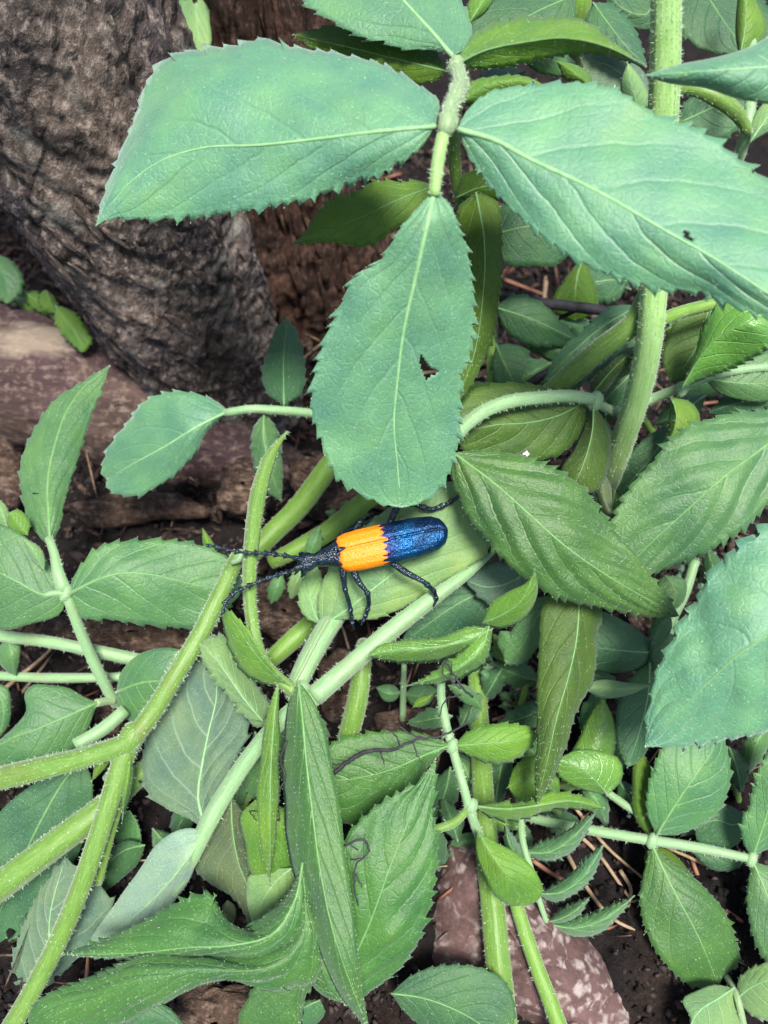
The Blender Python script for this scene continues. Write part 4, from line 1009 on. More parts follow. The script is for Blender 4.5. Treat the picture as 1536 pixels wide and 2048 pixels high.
# --- dark hanging leaf and grey leaves around it
p = plant('elder_shoot', 'dark narrow leaf hanging straight down with grey green leaves behind it', 1330, 1320, 15.4)
leaf(p, 'drab', [(1160, 1165), (1158, 1215), (1153, 1280), (1138, 1350), (1115, 1430), (1095, 1520), (1073, 1612)],
     [(1110, 1175), (1088, 1210), (1080, 1300), (1073, 1400), (1075, 1480), (1072, 1560)],
     [(1195, 1180), (1206, 1215), (1196, 1280), (1180, 1360), (1150, 1420), (1126, 1500), (1096, 1570)],
     [13.2, 13.0, 12.8, 12.6, 12.6, 12.8], fold=(0.25, 0.45), teeth=26, amp=3, rib=4, ribmat='midrib_dim', label='longest dark hanging leaf')
leaf(p, 'dark', [(1325, 1306), (1280, 1304), (1230, 1300), (1160, 1290)], [(1295, 1275), (1245, 1240), (1190, 1222)], [(1295, 1330), (1245, 1345), (1185, 1335)], [14.4, 14.2, 14.2], fold=(0.15, 0.15), teeth=0, rib=4, ribmat='midrib_dim', quilt=0.05)
leaf(p, 'dark', [(1300, 1325), (1296, 1390), (1280, 1460), (1255, 1535)], [(1255, 1360), (1232, 1430), (1236, 1495)], [(1322, 1370), (1312, 1440), (1280, 1520)], [14.3, 14.1, 14.0, 14.0], fold=(0.15, 0.2), teeth=0, rib=5, ribmat='midrib_dim')
leaf(p, 'palegreen', [(1312, 1366), (1260, 1378), (1210, 1378), (1155, 1372)], [(1260, 1366), (1205, 1360)], [(1260, 1390), (1205, 1396)], [13.8, 13.7, 13.7], fold=(0.15, 0.25), teeth=0, rib=0)
leaf(p, 'gloss', [(1170, 1545), (1195, 1490), (1205, 1440), (1206, 1393)], [(1140, 1530), (1160, 1470), (1185, 1420)], [(1215, 1535), (1230, 1490), (1228, 1440)], [13.9, 13.8, 13.9, 14.2], fold=(0.2, 0.25), teeth=0, rib=3, ribmat='midrib_dim')
leaf(p, 'gloss', [(1215, 1590), (1190, 1560), (1160, 1535), (1115, 1520)], [(1180, 1585), (1140, 1570), (1115, 1548)], [(1245, 1560), (1240, 1520), (1195, 1500), (1150, 1500)], [13.8, 13.6, 13.7], fold=(0.2, 0.2), teeth=0, rib=3, quilt=0.06)
leaf(p, 'bright', [(1120, 1590), (1090, 1570), (1055, 1560), (1015, 1575)], [(1080, 1600), (1040, 1605)], [(1115, 1540), (1070, 1510), (1030, 1530)], [13.9, 13.8, 13.9], fold=(0.2, 0.2), teeth=0, rib=3)
leaf(p, 'dark', [(1330, 1260), (1340, 1290), (1330, 1320), (1310, 1350)], [(1305, 1270), (1300, 1310)], [(1360, 1280), (1355, 1320)], [14.2, 14.2, 14.2], fold=(0.1, 0.1), teeth=0, rib=0)
leaf(p, 'dark', [(1340, 1225), (1320, 1250), (1310, 1270), (1302, 1290)], [(1315, 1232), (1300, 1255)], [(1345, 1255), (1330, 1280)], [13.8, 13.9, 14.0], fold=(0.1, 0.1), teeth=0, rib=0)
leaf(p, 'dark', [(1050, 1150), (1000, 1170), (930, 1200), (800, 1290)], [(1000, 1125), (930, 1150), (850, 1200)], [(1060, 1200), (1020, 1240), (950, 1270), (870, 1290)], [14.6, 14.4, 14.4, 14.6], fold=(0.1, 0.2), teeth=24, amp=5, rib=4, ribmat='midrib_dim')
leaf(p, 'under', [(1075, 1130), (1030, 1160), (980, 1175), (930, 1160)], [(1030, 1130), (980, 1130)], [(1075, 1175), (1030, 1210), (975, 1205)], [14.1, 14.0, 14.1], fold=(0.1, 0.1), teeth=20, amp=5, rib=4)
leaf(p, 'mid', [(1100, 1190), (1070, 1240), (1045, 1290), (1010, 1330)], [(1060, 1200), (1030, 1250), (1005, 1300)], [(1110, 1240), (1080, 1290), (1040, 1330)], [14.0, 14.1, 14.4], fold=(0.1, 0.2), teeth=0, rib=3)
leaf(p, 'mid', [(1000, 1262), (1015, 1275), (1030, 1300), (1040, 1325)], [(995, 1285), (1010, 1310)], [(1025, 1265), (1045, 1295)], [14.2, 14.3, 14.4], fold=(0.1, 0.1), teeth=14, amp=3, rib=0)
stem(p, [(1330, 1310, 14.6), (1380, 1290, 14.4), (1450, 1240, 14.2), (1540, 1180, 14.0), (1640, 1120, 14.6), (1760, 1090, 19.0)], [16, 18, 20, 22], 'stem_olive', hair=0.3)
stem(p, [(1390, 1120, 15.0), (1372, 1180, 15.0), (1340, 1250, 15.0), (1330, 1310, 14.9)], [18, 20, 22], 'stem_pale', 'side_stem', hair=0.3)
leaf(p, 'mid', [(1330, 1150), (1350, 1180), (1345, 1215), (1320, 1240)], [(1315, 1165), (1310, 1205)], [(1372, 1160), (1370, 1200)], [14.7, 14.7, 14.8], fold=(0.1, 0.1), teeth=0, rib=3)

# --- right lower sprig
p = plant('elder_sprig', 'thin horizontal stalk with toothed leaves over dark soil at the lower right', 1060, 1640, 14.9)
stem(p, [(1045, 1630, 14.9), (1100, 1645, 14.6), (1180, 1660, 14.3), (1300, 1680, 14.0), (1400, 1696, 13.8), (1505, 1718, 13.6)], [18, 20, 20, 20, 20, 16], 'stem_pale', hair=0.7)
stem(p, [(1208, 1580, 14.6), (1250, 1610, 14.4), (1290, 1635, 14.2)], [14, 16, 14], 'stem_pale', 'side_stem', hair=0.3)
leaf(p, 'deep', [(1303, 1688), (1325, 1735), (1352, 1790), (1385, 1850), (1415, 1915), (1437, 1974)],
     [(1290, 1735), (1282, 1775), (1282, 1822), (1303, 1886), (1324, 1916), (1350, 1946), (1390, 1974)],
     [(1325, 1713), (1377, 1749), (1404, 1773), (1444, 1813), (1467, 1860), (1480, 1908), (1476, 1930), (1448, 1952)],
     [13.9, 13.7, 13.6, 13.6, 13.8], fold=(0.15, 0.2), teeth=17, amp=5, rib=5, ribmat='midrib_dim', quilt=0.03)
leaf(p, 'mid', [(1313, 1670), (1350, 1610), (1392, 1548), (1425, 1500), (1440, 1450)], [(1298, 1640), (1295, 1585), (1308, 1535), (1335, 1480), (1380, 1440)], [(1350, 1672), (1402, 1650), (1448, 1600), (1458, 1540), (1450, 1480)],
     [13.9, 13.7, 13.6, 13.7, 13.9], fold=(0.15, 0.2), teeth=18, amp=5, rib=5, ribmat='midrib_dim')
leaf(p, 'olive', [(1300, 1675), (1280, 1630), (1272, 1570), (1280, 1500)], [(1270, 1640), (1262, 1580), (1266, 1530)], [(1305, 1640), (1300, 1580), (1300, 1530)], [14.2, 14.1, 14.1], fold=(0.1, 0.1), teeth=0, rib=0)
leaf(p, 'olive', [(1300, 1690), (1310, 1720), (1340, 1745), (1378, 1765)], [(1288, 1715), (1300, 1750), (1335, 1780)], [(1335, 1700), (1365, 1725), (1378, 1745)], [14.2, 14.3, 14.4], fold=(0.1, 0.1), teeth=0, rib=0)
leaf(p, 'mid', [(1505, 1715), (1530, 1640), (1550, 1570), (1570, 1480)], [(1490, 1690), (1484, 1650), (1500, 1610), (1508, 1570), (1535, 1510)], [(1560, 1680), (1600, 1600), (1600, 1520)], [13.6, 13.4, 13.3, 13.4], fold=(0.15, 0.15), teeth=17, amp=5, rib=5, ribmat='midrib_dim')
leaf(p, 'mid', [(1505, 1722), (1530, 1780), (1555, 1850), (1590, 1940)], [(1497, 1760), (1494, 1800), (1502, 1850), (1522, 1905), (1560, 1950)], [(1550, 1740), (1600, 1800), (1620, 1880)], [13.6, 13.4, 13.3, 13.4], fold=(0.15, 0.15), teeth=17, amp=5, rib=5, ribmat='midrib_dim')
leaf(p, 'dark', [(1500, 1640), (1470, 1650), (1430, 1640), (1390, 1660)], [(1470, 1618), (1430, 1612), (1400, 1640)], [(1480, 1680), (1440, 1700), (1400, 1690)], [14.3, 14.2, 14.3], fold=(0.1, 0.1), teeth=18, amp=4, rib=3, ribmat='midrib_dim')
leaf(p, 'dark', [(1500, 1712), (1460, 1726), (1425, 1728), (1385, 1705)], [(1460, 1700), (1420, 1690)], [(1470, 1740), (1420, 1738)], [14.2, 14.2, 14.3], fold=(0.1, 0.1), teeth=16, amp=3, rib=0)
p = plant('elder_seedling', 'small seedling with two rounded light leaves in the bottom right corner', 1490, 2060, 13.7)
stem(p, [(1440, 1935, 14.2), (1466, 1975, 13.5), (1485, 2040, 13.3), (1492, 2090, 13.4)], [11, 13, 14], 'stem_purple', hair=0.3)
leaf(p, 'palegreen', [(1468, 1975), (1440, 1995), (1400, 2020), (1370, 2075)], [(1430, 1968), (1395, 1980), (1364, 1998), (1380, 2040)], [(1475, 2010), (1482, 2060), (1430, 2085)], [13.4, 13.0, 12.8], fold=(0.15, 0.15), teeth=0, rib=4)
leaf(p, 'palegreen', [(1475, 1995), (1510, 1970), (1545, 1960), (1590, 1970)], [(1478, 1960), (1500, 1938), (1545, 1930)], [(1490, 2020), (1530, 2040), (1570, 2030)], [13.4, 13.0, 12.8], fold=(0.15, 0.15), teeth=14, amp=4, rib=4)

# --- stems standing before the red rock
p = plant('elder_shoot', 'thick bright fuzzy stem standing upright before the lichen spotted rock', 1012, 2080, 12.9)
stem(p, [(952, 1330, 15.8), (958, 1450, 15.2), (964, 1560, 14.6), (972, 1680, 14.0), (982, 1780, 13.6), (990, 1870, 13.3), (1000, 1970, 13.1), (1012, 2090, 12.9), (1030, 2320, 12.5)], [34, 38, 42, 46, 48, 50, 52, 54, 58], 'stem', hair=0.8, sides=20)
stem(p, [(1018, 1760, 13.4), (1045, 1850, 13.3), (1072, 1930, 13.15), (1110, 2030, 12.95), (1130, 2090, 12.85), (1165, 2320, 12.5)], [24, 30, 32, 36, 38, 42], 'stem_olive', 'side_stem', hair=0.4)
leaf(p, 'dark', [(782, 1987), (840, 1995), (900, 2015), (960, 2048), (1010, 2090)], [(800, 1968), (835, 1945), (900, 1931), (965, 1938), (1010, 1965), (1030, 2030)], [(805, 2020), (835, 2050), (880, 2090), (940, 2110)], [12.75, 12.6, 12.55, 12.5], fold=(0.12, 0.15), teeth=16, amp=4, rib=4, ribmat='midrib_dim')
leaf(p, 'mid', [(985, 1690), (940, 1680), (905, 1700), (885, 1740)], [(955, 1665), (910, 1672)], [(960, 1698), (920, 1722)], [14.3, 14.3, 14.4], fold=(0.1, 0.1), teeth=0, rib=0)
leaf(p, 'dark', [(965, 1800), (930, 1780), (905, 1740), (900, 1700)], [(925, 1795), (900, 1760)], [(955, 1770), (925, 1730)], [14.2, 14.2, 14.3], fold=(0.1, 0.1), teeth=0, rib=0)

# --- background leaves, upper right
p = plant('elder_shoot', 'shaded leaves and bent bright stalk crowding the upper right corner', 1470, 340, 17.0)
stem(p, [(1488, -40, 13.6), (1505, 120, 13.3), (1500, 215, 13.1), (1490, 275, 13.2), (1470, 335, 13.8), (1450, 420, 15.5), (1430, 520, 19.0)], [16, 18, 22, 24, 22, 22], 'stem_pale', hair=0.6)
stem(p, [(1330, 185, 12.8), (1390, 180, 12.6), (1440, 200, 12.6), (1480, 235, 12.8), (1497, 268, 13.0)], [14, 24, 34, 30, 20], 'stem', 'leaf_stalk', hair=1.2)
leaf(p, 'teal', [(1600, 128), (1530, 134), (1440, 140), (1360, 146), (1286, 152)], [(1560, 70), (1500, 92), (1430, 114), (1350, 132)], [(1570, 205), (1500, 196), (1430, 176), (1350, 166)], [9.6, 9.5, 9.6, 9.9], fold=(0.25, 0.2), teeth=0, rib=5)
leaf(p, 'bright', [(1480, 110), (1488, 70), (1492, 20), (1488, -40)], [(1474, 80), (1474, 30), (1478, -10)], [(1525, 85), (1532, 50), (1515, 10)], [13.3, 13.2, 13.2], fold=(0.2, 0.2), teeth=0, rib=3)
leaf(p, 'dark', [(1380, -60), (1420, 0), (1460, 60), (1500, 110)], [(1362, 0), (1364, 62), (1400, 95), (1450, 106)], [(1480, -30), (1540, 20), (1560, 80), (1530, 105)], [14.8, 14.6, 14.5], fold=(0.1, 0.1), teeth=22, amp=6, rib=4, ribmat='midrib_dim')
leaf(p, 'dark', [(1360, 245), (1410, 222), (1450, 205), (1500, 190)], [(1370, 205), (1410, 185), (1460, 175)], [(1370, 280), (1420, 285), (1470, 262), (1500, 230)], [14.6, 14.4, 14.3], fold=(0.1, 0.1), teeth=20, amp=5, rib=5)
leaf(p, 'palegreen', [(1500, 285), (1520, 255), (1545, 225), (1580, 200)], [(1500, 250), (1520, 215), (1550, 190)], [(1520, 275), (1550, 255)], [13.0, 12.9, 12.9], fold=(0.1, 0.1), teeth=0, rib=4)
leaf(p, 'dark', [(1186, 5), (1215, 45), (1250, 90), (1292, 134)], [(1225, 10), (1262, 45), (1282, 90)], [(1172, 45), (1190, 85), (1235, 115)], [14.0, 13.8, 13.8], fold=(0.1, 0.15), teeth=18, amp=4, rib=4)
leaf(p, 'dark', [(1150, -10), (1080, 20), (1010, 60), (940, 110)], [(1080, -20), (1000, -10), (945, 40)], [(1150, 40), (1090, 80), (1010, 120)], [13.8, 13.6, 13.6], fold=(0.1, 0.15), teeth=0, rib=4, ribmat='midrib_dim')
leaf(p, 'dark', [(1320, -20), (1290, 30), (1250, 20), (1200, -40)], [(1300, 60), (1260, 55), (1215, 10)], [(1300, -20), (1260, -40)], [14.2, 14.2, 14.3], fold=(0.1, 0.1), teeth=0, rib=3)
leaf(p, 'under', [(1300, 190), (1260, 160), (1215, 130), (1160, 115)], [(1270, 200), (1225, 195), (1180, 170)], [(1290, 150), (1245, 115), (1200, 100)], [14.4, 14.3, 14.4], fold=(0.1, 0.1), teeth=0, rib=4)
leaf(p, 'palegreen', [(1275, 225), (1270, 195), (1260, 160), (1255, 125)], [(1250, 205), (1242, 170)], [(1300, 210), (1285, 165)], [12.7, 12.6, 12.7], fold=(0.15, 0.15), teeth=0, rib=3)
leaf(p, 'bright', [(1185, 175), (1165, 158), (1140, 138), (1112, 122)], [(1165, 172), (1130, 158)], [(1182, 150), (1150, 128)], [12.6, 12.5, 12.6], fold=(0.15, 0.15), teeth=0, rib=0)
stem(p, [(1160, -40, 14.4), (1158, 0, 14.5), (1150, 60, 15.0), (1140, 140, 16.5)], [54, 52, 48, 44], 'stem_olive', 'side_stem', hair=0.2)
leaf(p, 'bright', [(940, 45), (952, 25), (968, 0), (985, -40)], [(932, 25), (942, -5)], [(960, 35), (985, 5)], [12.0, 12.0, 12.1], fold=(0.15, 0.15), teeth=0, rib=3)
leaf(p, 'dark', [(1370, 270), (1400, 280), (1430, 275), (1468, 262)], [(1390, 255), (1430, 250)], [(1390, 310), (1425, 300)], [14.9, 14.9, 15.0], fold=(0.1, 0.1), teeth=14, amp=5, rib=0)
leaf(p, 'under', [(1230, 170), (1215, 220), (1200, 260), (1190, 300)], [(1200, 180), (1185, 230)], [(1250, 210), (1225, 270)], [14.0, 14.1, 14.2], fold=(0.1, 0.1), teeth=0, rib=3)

p = plant('elder_shoot', 'dull shaded leaves in the gap between the hanging leaf and the upright stem', 1085, 800, 19.0)
stem(p, [(985, 560, 17.5), (984, 640, 16.8), (985, 720, 16.4), (985, 790, 16.6)], [22, 22, 24, 24], 'stem_olive', hair=0.3)
stem(p, [(1165, 480, 18.0), (1163, 560, 17.5), (1160, 640, 17.3), (1120, 760, 18.0)], [12, 12, 12, 12], 'stem_olive', 'side_stem', hair=0.2)
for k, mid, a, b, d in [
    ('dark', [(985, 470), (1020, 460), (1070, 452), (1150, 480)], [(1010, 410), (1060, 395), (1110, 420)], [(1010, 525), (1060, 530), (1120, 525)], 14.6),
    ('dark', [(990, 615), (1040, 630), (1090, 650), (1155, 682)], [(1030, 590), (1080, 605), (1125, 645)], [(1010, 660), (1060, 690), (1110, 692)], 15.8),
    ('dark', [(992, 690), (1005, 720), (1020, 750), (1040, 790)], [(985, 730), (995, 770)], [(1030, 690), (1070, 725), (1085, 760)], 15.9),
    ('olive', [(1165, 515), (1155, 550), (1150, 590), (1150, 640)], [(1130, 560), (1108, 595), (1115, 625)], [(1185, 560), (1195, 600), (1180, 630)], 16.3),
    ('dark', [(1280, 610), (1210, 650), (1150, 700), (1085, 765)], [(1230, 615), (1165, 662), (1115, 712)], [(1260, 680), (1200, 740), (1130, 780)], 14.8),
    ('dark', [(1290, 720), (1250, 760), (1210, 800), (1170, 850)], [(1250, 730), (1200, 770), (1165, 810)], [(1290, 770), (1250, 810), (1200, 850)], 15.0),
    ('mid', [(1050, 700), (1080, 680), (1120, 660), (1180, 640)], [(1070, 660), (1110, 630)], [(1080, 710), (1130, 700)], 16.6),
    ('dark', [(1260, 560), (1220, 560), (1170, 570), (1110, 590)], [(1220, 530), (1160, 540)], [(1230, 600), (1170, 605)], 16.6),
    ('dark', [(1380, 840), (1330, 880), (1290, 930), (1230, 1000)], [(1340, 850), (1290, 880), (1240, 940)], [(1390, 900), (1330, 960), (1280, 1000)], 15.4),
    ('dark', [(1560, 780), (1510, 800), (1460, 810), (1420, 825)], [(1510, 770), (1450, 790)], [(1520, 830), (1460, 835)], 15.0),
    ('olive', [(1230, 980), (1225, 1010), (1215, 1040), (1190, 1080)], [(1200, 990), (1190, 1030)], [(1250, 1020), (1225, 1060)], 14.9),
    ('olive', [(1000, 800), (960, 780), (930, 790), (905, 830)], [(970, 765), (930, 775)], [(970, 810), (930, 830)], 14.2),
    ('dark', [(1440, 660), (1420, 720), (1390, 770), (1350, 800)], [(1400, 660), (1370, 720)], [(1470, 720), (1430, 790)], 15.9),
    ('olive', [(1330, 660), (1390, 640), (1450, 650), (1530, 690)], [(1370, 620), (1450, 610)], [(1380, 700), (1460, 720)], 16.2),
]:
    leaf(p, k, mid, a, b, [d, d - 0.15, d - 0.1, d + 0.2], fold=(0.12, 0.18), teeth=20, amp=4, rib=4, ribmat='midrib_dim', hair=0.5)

# --- small plants by the trunk
p = plant('ground_weed', 'small bright weed leaves growing between log and trunk at the left', 60, 640, 21.5)
stem(p, [(-20, 595, 20.8), (40, 600, 20.6), (80, 615, 20.2), (120, 640, 19.7)], [14, 14, 12, 10], 'stem', hair=0.2)
for k, mid, a, b, d in [
    ('mid', [(-15, 505), (5, 540), (15, 575), (14, 608)], [(-20, 550), (0, 590)], [(25, 525), (46, 560), (35, 592)], 19.4),
    ('bright', [(45, 580), (70, 600), (95, 615), (110, 632)], [(55, 605), (80, 625)], [(72, 585), (98, 600)], 19.8),
    ('bright', [(110, 610), (130, 640), (150, 665), (165, 705)], [(112, 645), (135, 680)], [(140, 620), (170, 655), (182, 685)], 18.9),
    ('bright', [(75, 595), (90, 580), (100, 600), (112, 625)], [(78, 610), (95, 622)], [(100, 585), (112, 605)], 19.5),
    ('bright', [(30, 600), (45, 605), (60, 612), (72, 622)], [(40, 612), (58, 622)], [(48, 598), (66, 606)], 20.0),
]:
    leaf(p, k, mid, a, b, [d, d - 0.1, d], fold=(0.12, 0.12), teeth=12, amp=4, rib=2, hair=0.2)
p = plant('elder_sprig', 'pale green leaf tip hanging between trunk and rotten stump at the top', 400, -120, 17.4)
leaf(p, 'palegreen', [(395, -60), (392, 0), (395, 60), (402, 115)], [(358, -30), (360, 30), (380, 90)], [(420, -30), (419, 30), (417, 100)], [17.0, 17.0, 17.1], fold=(0.1, 0.1), teeth=0, rib=3, hair=0.3)
stem(p, [(395, -60, 17.0), (398, -120, 17.3), (405, -200, 18.0)], [12, 14, 14], 'stem_pale', 'leaf_stalk', hair=0.2)
# --- little ground plants in the hollows
def weed(label, px, py, d, size, n, kind, seed):
    r = random.Random(seed)
    p = plant('ground_weed', label, px, py, d + 0.6, 'small weeds on the ground')
    for k in range(n):
        a = k / n * 2 * math.pi + r.uniform(-.3, .3)
        L = size * r.uniform(.7, 1.15)
        x1, y1 = px + math.cos(a) * L, py + math.sin(a) * L * 0.75 - 6
        x0, y0 = px + math.cos(a) * L * .25, py + math.sin(a) * L * .2
        nx, ny = -math.sin(a) * L * .2, math.cos(a) * L * .2
        mx, my = (x0 + x1) / 2, (y0 + y1) / 2
        leaf(p, kind, [(x0, y0), (mx, my - 4), (x1, y1)], [(mx + nx, my + ny - 3)], [(mx - nx, my - ny - 3)], [d + .25, d - .1, d + .05], fold=(.05, .12), teeth=11, amp=3, rib=2, hair=0.3)
        stem(p, [(px, py, d + .6), ((px + x0) / 2, (py + y0) / 2, d + .4), (x0, y0, d + .24)], [6, 5], 'stem', 'leaf_stalk', hair=0, sides=7)
weed('soft ferny weed in the dark hollow left of the long dark leaf', 1000, 1330, 15.3, 62, 9, 'mid', 1)
weed('ferny weed rosette under the hollow beside the bright upright stem', 1035, 1410, 15.4, 46, 7, 'dark', 2)
weed('weed tuft between the beetle head and the arching sprig', 690, 1040, 17.2, 52, 7, 'mid', 3)
weed('pale weed tuft in the dark gap between the two big right leaves', 1395, 1150, 15.2, 58, 8, 'under', 4)
weed('weed tuft behind the big blue green leaf at upper left', 640, 350, 19.5, 60, 7, 'dark', 7)
# --- shaded foliage in depth
owner_d = p = plant('elder_shoot', 'dense shaded small leaves deep behind the slim young shoot and the long dark leaf', 1010, 1600, 16.0)
stem(p, [(1010, 1600, 16.0), (1020, 1520, 15.6), (1040, 1420, 15.3), (1060, 1340, 15.2)], [14, 14, 12], 'stem_olive', hair=0.2)
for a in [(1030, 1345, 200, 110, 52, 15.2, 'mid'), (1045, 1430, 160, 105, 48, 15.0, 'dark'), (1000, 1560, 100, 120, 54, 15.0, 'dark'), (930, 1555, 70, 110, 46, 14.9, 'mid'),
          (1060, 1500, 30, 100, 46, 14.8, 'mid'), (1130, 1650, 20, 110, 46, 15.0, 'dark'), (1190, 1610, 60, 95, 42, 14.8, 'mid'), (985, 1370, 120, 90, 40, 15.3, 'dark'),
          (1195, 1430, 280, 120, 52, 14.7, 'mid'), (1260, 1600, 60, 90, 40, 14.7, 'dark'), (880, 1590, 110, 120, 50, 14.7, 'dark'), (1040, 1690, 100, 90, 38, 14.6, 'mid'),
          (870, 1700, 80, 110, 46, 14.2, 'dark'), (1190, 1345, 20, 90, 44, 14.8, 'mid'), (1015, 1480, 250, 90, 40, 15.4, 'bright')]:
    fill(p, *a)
p = plant('elder_shoot', 'shaded leaves over the dark soil beside the right edge between stalk and big leaf', 1480, 1620, 15.4)
stem(p, [(1480, 1620, 15.4), (1470, 1570, 15.0), (1450, 1520, 14.8), (1430, 1460, 14.6)], [14, 14, 12], 'stem_olive', hair=0.2)
for a in [(1470, 1540, 75, 95, 42, 14.7, 'dark'), (1400, 1640, 140, 100, 46, 14.5, 'mid'), (1515, 1500, 110, 100, 46, 14.6, 'mid')]:
    fill(p, *a)
p = plant('elder_shoot', 'shaded leaves packed behind the silvery stem below the beetle', 470, 1650, 14.9)
stem(p, [(470, 1650, 14.9), (500, 1580, 14.6), (520, 1500, 14.3), (540, 1440, 14.1)], [14, 14, 12], 'stem_olive', hair=0.2)
for a in [(480, 1560, 100, 130, 60, 14.3, 'mid'), (530, 1520, 70, 120, 54, 14.1, 'dark'), (640, 1480, 80, 120, 54, 14.2, 'mid'), (660, 1600, 100, 130, 60, 13.9, 'mid'), (370, 1640, 120, 100, 44, 14.5, 'dark'),
          (620, 1640, 95, 150, 56, 13.4, 'mid'), (330, 1700, 60, 100, 44, 14.2, 'mid'), (560, 1820, 120, 110, 50, 13.4, 'dark')]:
    fill(p, *a)
p = plant('elder_shoot', 'shaded leaves low behind the pale arching stalk and the upright stem', 1400, 1010, 17.0)
stem(p, [(1400, 1010, 17.0), (1330, 900, 16.2), (1260, 800, 16.0), (1200, 720, 15.9)], [14, 14, 12], 'stem_olive', hair=0.2)
for a in [(1360, 820, 150, 120, 56, 15.6, 'dark'), (1200, 900, 100, 130, 56, 15.0, 'mid'), (1110, 690, 200, 120, 56, 16.2, 'mid'), (1060, 750, 150, 100, 48, 15.9, 'mid'), (1250, 690, 60, 110, 50, 15.4, 'dark'),
          (1430, 1140, 250, 100, 44, 15.0, 'dark'), (1210, 560, 200, 110, 50, 16.8, 'dark'), (1400, 330, 160, 120, 56, 15.6, 'dark'), (1100, 130, 20, 130, 60, 14.8, 'mid'), (1000, 160, 340, 110, 50, 14.6, 'dark'), (1240, 240, 60, 100, 46, 14.4, 'mid')]:
    fill(p, *a)
for a in [(1010, 1300, 230, 80, 36, 14.9, 'bright'), (1090, 1380, 110, 80, 36, 14.6, 'mid'), (940, 1420, 300, 80, 34, 14.6, 'mid'), (1150, 1560, 160, 90, 42, 14.3, 'bright'),
          (1230, 1500, 70, 90, 40, 14.5, 'mid'), (1000, 1640, 20, 90, 40, 14.3, 'bright'), (900, 1640, 250, 90, 40, 14.2, 'mid'), (1100, 1600, 60, 80, 36, 14.6, 'bright'), (860, 1440, 170, 90, 40, 14.7, 'mid'),
          (1260, 1400, 200, 80, 40, 14.9, 'mid')]:
    fill(owner_d, *a)
# swollen joints
for nm in ():
    pass
def owner(word):
    for o in bpy.data.objects:
        if o.type == 'EMPTY' and word in str(o.get('label', '')): return o
for word, x, y, d, w, m in [('stout olive', 262, 1476, 13.02, 54, 'stem'),  ('slender seedling', 132, 1186, 13.98, 30, 'stem_pale'),
                            ('broken pale', 598, 1388, 12.9, 48, 'stem_pale'), ('thin horizontal', 1304, 1682, 13.95, 28, 'stem_pale'), ('thin horizontal', 1503, 1718, 13.6, 26, 'stem_pale'),
                            ('slim young', 905, 1492, 13.15, 26, 'stem_pale'), ('slim young', 943, 1612, 13.0, 26, 'stem_pale'), ('pale arching', 1190, 802, 13.6, 34, 'stem_pale'), ('pale arching', 1364, 778, 14.5, 26, 'stem_pale'),
                            ('three large', 894, 248, 10.0, 44, 'stem_purple'), ('three large', 912, 132, 10.8, 36, 'stem_purple')]:
    node(owner(word), x, y, d, w, m)
